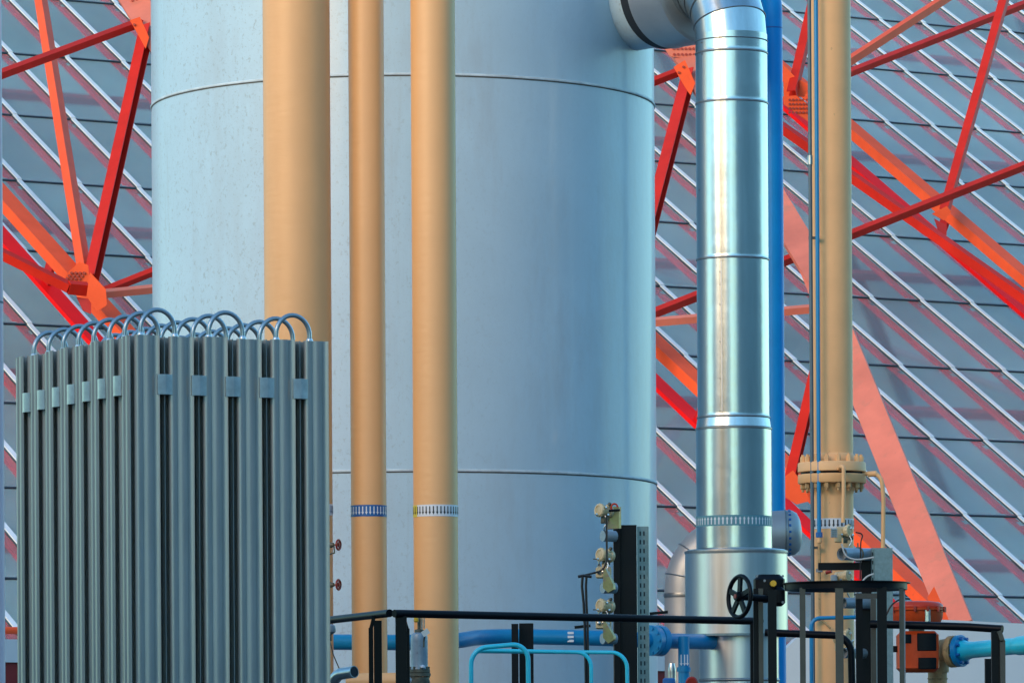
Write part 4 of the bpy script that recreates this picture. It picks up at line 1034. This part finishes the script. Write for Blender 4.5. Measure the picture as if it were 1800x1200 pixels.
# ------------------------------------------------------------------ relief valve in front of the third tan pipe
rv = thing('relief_valve', 'grey cylindrical relief valve with white tag in front of the tan pipes', 'valve', (at(737, 1190, 32.5).x, 32.5, at(0, 1300, 32.5).z))
vx = at(737, 1150, 32.5).x; vz = lambda py: at(737, py, 32.5).z; o_ = (vx, 32.5, 0)
u_ = m(1, 32.5)
MB().lathe([(16 * u_, vz(1176)), (15 * u_, vz(1170)), (15 * u_, vz(1120)), (13.5 * u_, vz(1114)), (9 * u_, vz(1111))], o_, seg=32).build('bonnet', M['vgrey'], rv)
MB().lathe([(8 * u_, vz(1112)), (8 * u_, vz(1106)), (3 * u_, vz(1105)), (3 * u_, vz(1085))], o_, seg=16).build('cap', M['castgreen'], rv)
q = MB(); q.cyl((vx + 5 * u_, 32.48, vz(1106)), (vx + 5 * u_, 32.48, vz(1086)), 1.6 * u_, 8); q.cyl((vx + 9 * u_, 32.48, vz(1104)), (vx + 9 * u_, 32.48, vz(1086)), 1.2 * u_, 8); q.build('studs', M['steel'], rv)
MB().box((vx - 5 * u_, 32.46, vz(1089)), 8 * u_, 8 * u_, 9 * u_, None, 2 * u_).build('yellow_cap', M['yellow'], rv)
fl_ = MB(); fl_.lathe([(20 * u_, vz(1188)), (20 * u_, vz(1183)), (18 * u_, vz(1182))], o_, seg=28); fl_.lathe([(18 * u_, vz(1182)), (19 * u_, vz(1181)), (19 * u_, vz(1177)), (15 * u_, vz(1175))], o_, seg=28)
fo = fl_.build('flange', M['castgreen'], rv)
q = MB(); q.bolts((vx, 32.5, vz(1181)), (0, 0, 1), 16.5 * u_, 8, 2.2 * u_, 20 * u_, .2); q.build_each('stud', M['castgreen'], fo)
MB().lathe([(12 * u_, vz(1330)), (12 * u_, vz(1215)), (19 * u_, vz(1200)), (17 * u_, vz(1189))], o_, seg=24).build('body', M['castgreen'], rv)
MB().cyl((vx - 5 * u_, 32.5, vz(1200)), (vx - 30 * u_, 32.5, vz(1190)), 12 * u_, 18).build('inlet', M['vgrey'], rv)
tg = at(748, 1111, 32.2); xx, yy, zz = Vector((.8, 0, .55)).normalized(), Vector((0, 1, 0)), Vector((-.55, 0, .8)).normalized()
MB().box(tg, 13 * u_, .004, 10 * u_, (xx, yy, zz)).build('tag', M['tagwhite'], rv)
MB().tube([tg, at(745, 1125, 32.3), at(745, 1137, 32.3)], 1.5 * u_, 6).build('tag_cord', M['castgreen'], rv)
MB().lathe([(5 * u_, 0), (4.4 * u_, 3 * u_), (1 * u_, 5 * u_)], (vx + 6 * u_, 32.5 - 15 * u_, vz(1173)), seg=14).build('dome_nut', M['bandwhite'], rv)

# tan cross pipe, outlet stub and gauge near the rack
tp = MB().tube([at(608, 1197, 40.3), at(712, 1195, 40.3)], m(14, 40.3), 24)
tag(tp.build('cross_pipe', M['tan']), 'horizontal tan pipe low behind the black rail posts', 'pipe')
ex = thing('vent_outlet', 'steel vent outlet with a slanted open mouth, bottom right of the rack', 'vent', (at(590, 1250, 33).x, 33, 0))
pts = bendpath([at(581, 1300, 33), at(583, 1186, 33), at(632, 1178, 32.8)], .10, 7); pts[0].z = 0
q = MB()
r_ = m(10.5, 33); n = len(pts)
q.tube(pts[:-1] + [at(622, 1180, 32.85)], r_, 24, caps=False); q.build('pipe_wall', M['steel'], ex)
e = at(622, 1180, 32.85); d = (e - pts[-2]).normalized()
MB().lathe([(r_ * .9, -.02), (r_ * .9, .001)], e, d, 24, cap1=True).build('mouth', M['slot'], ex)
MB().lathe([(r_ * .9, -.01), (r_ * 1.04, -.01), (r_ * 1.04, .004), (r_ * .9, .004)], e, d, 24, cap0=False, cap1=False).build('rim', M['steel'], ex)
ga = thing('sensor_head', 'small grey round sensor on a thin wire at the right edge of the rack', 'sensor', at(577, 1105, 33))
MB().lathe([(m(4, 33), -m(9, 33)), (m(9, 33), -m(5, 33)), (m(9.5, 33), 0), (m(8, 33), m(6, 33)), (m(3, 33), m(9, 33))], at(581, 1105, 33), seg=20).build('head', M['grey'], ga)
MB().cyl(at(580, 1112, 33), at(580, 1126, 33), m(3, 33), 10).build('stem', M['black'], ga)
MB().tube([at(580, 1126, 33), at(586, 1150, 33), at(597, 1176, 33)], m(1.1, 33), 6).build('wire', M['brown'], ga)
for (py, lb) in ((957, 'upper small red handwheel valve beside the thickest tan pipe'), (1027, 'lower small red handwheel valve beside the thickest tan pipe')):
    Yv = 40.6; c_ = at(595, py, Yv); hv = thing('handwheel_valve', lb, 'valve', c_, 'small red handwheel valves')
    ax = Vector((1, -.45, 0)).normalized(); x, y, z = frame(ax); rw = m(8.6, Yv)
    q = MB().tube([c_ + (x * math.cos(2 * PI * i / 24) + y * math.sin(2 * PI * i / 24)) * rw for i in range(25)], m(1.9, Yv), 8, caps=False)
    for k_ in range(5):
        a = 2 * PI * k_ / 5; q.cyl(c_, c_ + (x * math.cos(a) + y * math.sin(a)) * rw, m(1.2, Yv), 6)
    q.lathe([(m(2.4, Yv), -.01), (m(2.4, Yv), .012)], c_, ax, 10)
    q.build('handwheel', M['wheel'], hv)
    q = MB(); q.cyl(c_, c_ - ax * m(10, Yv), m(1.8, Yv), 8); q.lathe([(m(5, Yv), m(-28, Yv)), (m(5, Yv), m(-14, Yv)), (m(3.4, Yv), m(-9, Yv))], c_, ax, 12); q.build('bonnet', M['castgreen'], hv)
    q = MB(); q.tube([c_ - ax * m(9, Yv) - Vector((0, 0, m(3, Yv))), at(588, py + 14, Yv), at(578, py + 17, Yv), at(560, py + 17, Yv)], m(1.6, Yv), 6); q.build('drain_tube', M['castgreen'], hv) if py < 1000 else None

# ------------------------------------------------------------------ instrument cluster right (behind the cage)
KY = 34.2
ts, _u = transmitter(1488, 933, 34.6, 'cream transmitter with a ribbed box in front of the arrow band on the beige pipe', .85, manifold=False, flip=-1, grp='cream pressure transmitters')
q = MB(); q.box(at(1466, 936, 34.5), m(10, 34.5), .03, m(16, 34.5))
for k_ in range(5): q.box(at(1466, 930 + k_ * 3.2, 34.48), m(12, 34.5), .03, m(1.2, 34.5))
q.build('ribbed_box', M['vgrey'], ts)
MB().box(at(1474, 940, 34.6), m(14, 34.5), .05, m(26, 34.5), None, .006).build('body_block', M['cream'], ts)
MB().tube([at(1481, 945, 34.5), at(1481, 958, 34.5), at(1484, 968, 34.5)], m(1.6, 34.5), 6).build('lead', M['beige'], ts)
t2, _u = transmitter(1486, 1012, 34.4, 'cream transmitter just above the ladder cage hoop, before the beige pipe', .85, manifold=False, flip=-1)
MB().box(at(1466, 1016, 34.4), m(11, 34.5), .04, m(12, 34.5), None, .004).build('side_box', M['vgrey'], t2)
t3_, _u = transmitter(1486, 1118, 34.4, 'cream transmitter below the cage hoop behind the bars, before the beige pipe', .95, manifold=False, flip=-1)
MB().box(at(1478, 1136, 34.4), m(20, 34.5), .05, m(14, 34.5), None, .004).build('manifold', M['cream'], t3_)
for (px, py, L, r_, lb) in ((1484, 973, 52, 11, 'grey open ended stub pipe on top of the black bracket'), (1485, 1059, 58, 9.5, 'grey open ended stub pipe just below the cage hoop'), (1486, 1147, 32, 9, 'lowest grey open ended stub pipe behind the cage bars')):
    sp = thing('stub_pipe', lb, 'pipe stub', at(px, py, 33.9), 'grey instrument stub pipes')
    a, b = at(px - 4, py, 33.85), at(px + L, py + 1, 34.1); d = (b - a).normalized()
    MB().tube([a, b], m(r_, 34), 24, caps=False).build('pipe_wall', M['vgrey'], sp)
    MB().lathe([(m(r_, 34) * 1.03, 0), (m(r_, 34) * 1.03, .006), (m(r_, 34) * .85, .006), (m(r_, 34) * .85, .05)], a, d, 24, cap0=False, cap1=True).build('rim', M['grey'], sp)
    if py < 1000:
        q = MB(); x, y, z = frame(d); c_ = a.lerp(b, .5)
        q.tube([c_ + (x * math.cos(2 * PI * i / 24) + y * math.sin(2 * PI * i / 24)) * m(r_ + 1, 34) for i in range(25)], m(1.3, 34), 6, caps=False); q.cyl(c_ + Vector((0, 0, m(r_, 34))), c_ + Vector((0, 0, m(r_ + 9, 34))), m(1.2, 34), 6)
        q.build('clamp', M['castgreen'], sp)
bb = MB(); bb.box(at(1478, 995, 34.15), m(80, 34), .05, m(13, 34)); tag(bb.build('bracket_arm', M['black']), 'black horizontal bracket arm across the beige pipe', 'bracket')
gs = thing('strut_post', 'broad teal grey galvanised post behind the ladder cage', 'post', (at(1550, 1200, 34).x, 34, 0))
q = MB(); post(q, 1552, 963, 34.0, m(32, 34), .10, 0); q.build('face', M['galv'], gs)
q = MB(); post(q, 1534, 963, 34.03, m(5, 34), .10, 0); gl = q.build('slotted_edge', M['galv'], gs)
q = MB()
for k_ in range(16):
    c_ = at(1533.5, 973 + k_ * 15, 33.98); q.box((at(1534, 1080, 34).x, 33.976, c_.z), m(2.2, 34), .005, m(6, 34))
q.build_each('slot', M['slot'], gl)
q = MB(); post(q, 1524, 965, 34.12, m(20, 34), .06, 0); q.build('rear_flange', M['black'], gs)
for (pts, lb) in (([(1479, 955), (1486, 978), (1505, 984), (1536, 979)], 'white cable from the upper stub pipe to the galvanised post'),
                  ([(1504, 1042), (1515, 1022), (1524, 1012), (1536, 1008)], 'short white cable loop just above the cage hoop')):
    P = [at(x_, y_, 33.75) for x_, y_ in pts]; tag(MB().tube(bendpath(P, .04), m(1.5, 34), 8).build('white_cable', M['whitecable']), lb, 'cable')
P = [at(x_, y_, 33.9) for x_, y_ in ((1504, 935), (1518, 938), (1513, 950), (1512, 1018))]
tag(MB().tube(bendpath(P, .03), m(1.3, 34), 6).build('cable', M['rubber']), 'thin black cable hooking over right of the arrow band transmitter', 'cable')
P = [at(x_, y_, 33.9) for x_, y_ in ((1556, 1085), (1566, 1062), (1584, 1051), (1600, 1052))]
tag(MB().tube(bendpath(P, .06), m(1.6, 34), 6).build('cable', M['rubber']), 'thin black cable arching to the red actuator dome', 'cable')

# ------------------------------------------------------------------ orange pneumatic actuator and blue flanged branch
AY = 35.0
ac = thing('actuator_valve', 'orange pneumatic valve actuator with a red dome and dark panels, bottom right', 'actuator', (at(1612, 1150, AY).x, AY, 0))
ax_ = at(1611, 1075, AY); az = lambda py: at(1611, py, AY).z; u_ = m(1, AY); o_ = (ax_.x, AY, 0)
MB().lathe([(46 * u_, az(1071)), (47.5 * u_, az(1067)), (46 * u_, az(1062)), (40 * u_, az(1058)), (24 * u_, az(1056)), (2 * u_, az(1055.5))], o_, seg=48).build('dome', M['winered'], ac)
MB().lathe([(30 * u_, az(1098)), (42 * u_, az(1094)), (46 * u_, az(1086)), (47 * u_, az(1072))], o_, seg=48).build('bowl', M['orange'], ac)
rim = MB().lathe([(47 * u_, az(1073)), (50 * u_, az(1072.5)), (50 * u_, az(1069.5)), (47 * u_, az(1069))], o_, seg=48, cap0=False, cap1=False).build('rim', M['orange'], ac)
q = MB(); q.bolts((ax_.x, AY, az(1071)), (0, 0, 1), 50.5 * u_, 14, 2.6 * u_, 9 * u_, .1); q.build_each('bolt', M['bolt'], rim)
q = MB(); q.box((at(1627, 1083, AY).x, AY - 44 * u_, az(1083)), 10 * u_, 8 * u_, 22 * u_, None, 1 * u_); q.build('name_plate', M['steel'], ac)
q = MB(); q.cyl((ax_.x, AY, az(1112)), (ax_.x, AY, az(1094)), 14 * u_, 20); q.build('yoke', M['castgreen'], ac)
bx_ = at(1613, 1145, AY)
bo = MB().box((bx_.x, AY, bx_.z), 72 * u_, 60 * u_, 72 * u_, None, 7 * u_).build('body', M['orange'], ac)
for (x0, y0, x1, y1, nm) in ((1612, 1112, 1646, 1143, 'dark_panel'), (1614, 1155, 1646, 1175, 'dark_panel'), (1583, 1114, 1602, 1130, 'dark_panel')):
    a, b = at(x0, y0, AY - 30 * u_), at(x1, y1, AY - 30 * u_)
    MB().box(((a.x + b.x) / 2, AY - 30.2 * u_, (a.z + b.z) / 2), abs(b.x - a.x), 2.4 * u_, abs(a.z - b.z), None, 1.1 * u_).build(nm, M['black'], bo)
q = MB(); q.box(at(1574, 1140, AY), 12 * u_, 12 * u_, 11 * u_, None, 1 * u_); q.build('side_port', M['black'], ac)
sc2 = MB(); sc2.lathe([(17 * u_, 0), (17 * u_, az(1192)), (18.5 * u_, az(1191)), (18.5 * u_, az(1190)), (17 * u_, az(1189)), (17 * u_, az(1168))], (at(1648, 1190, AY + .25).x, AY + .25, 0), seg=28)
sc2.build('yellow_pipe', M['rustbeige'], ac)
q = MB(); q.tube(bendpath([at(1648, 1180, AY + .25), at(1650, 1142, AY + .25), at(1676, 1142, AY + .1)], .09), 20 * u_, 24); q.build('elbow', M['rustbeige'], ac)
bf = thing('blue_flanged_pipe', 'bright blue pipe with a big round flange pointing out to the right edge', 'pipe', at(1690, 1140, AY))
fa = Vector((.80, -.60, 0.05)).normalized()
fc = at(1692, 1143, AY - .05)
MB().lathe([(28 * u_, -9 * u_), (28 * u_, -1 * u_), (27 * u_, 0)], fc, fa, 48).build('flange', M['blue'], bf)
o = MB().lathe([(28 * u_, -24 * u_), (28 * u_, -13 * u_)], fc, fa, 48).build('counter_flange', M['rustbeige'], bf)
MB().lathe([(23 * u_, -13 * u_), (23 * u_, -9 * u_)], fc, fa, 36).build('gasket', M['black'], bf)
q = MB(); q.bolts(fc - fa * 8 * u_, fa, 22.5 * u_, 8, 3.0 * u_, 28 * u_, .35); q.build_each('bolt', M['bandblue'], bf)
pe = at(1850, 1129, AY - 1.0)
pd = (pe - fc).normalized()
MB().tube([fc, fc + pd * 6 * u_, fc + pd * 30 * u_, fc.lerp(pe, .60)], [20 * u_, 17.5 * u_, 14.5 * u_, 14.5 * u_], 32).build('pipe_wall', M['cyan'], bf)
MB().tube([fc.lerp(pe, .60), fc.lerp(pe, .64), fc.lerp(pe, .70), pe, pe + pd * 1.5], [14.5 * u_, 16.5 * u_, 16.5 * u_, 16 * u_, 16 * u_], 32).build('sleeve', M['cyan'], bf)
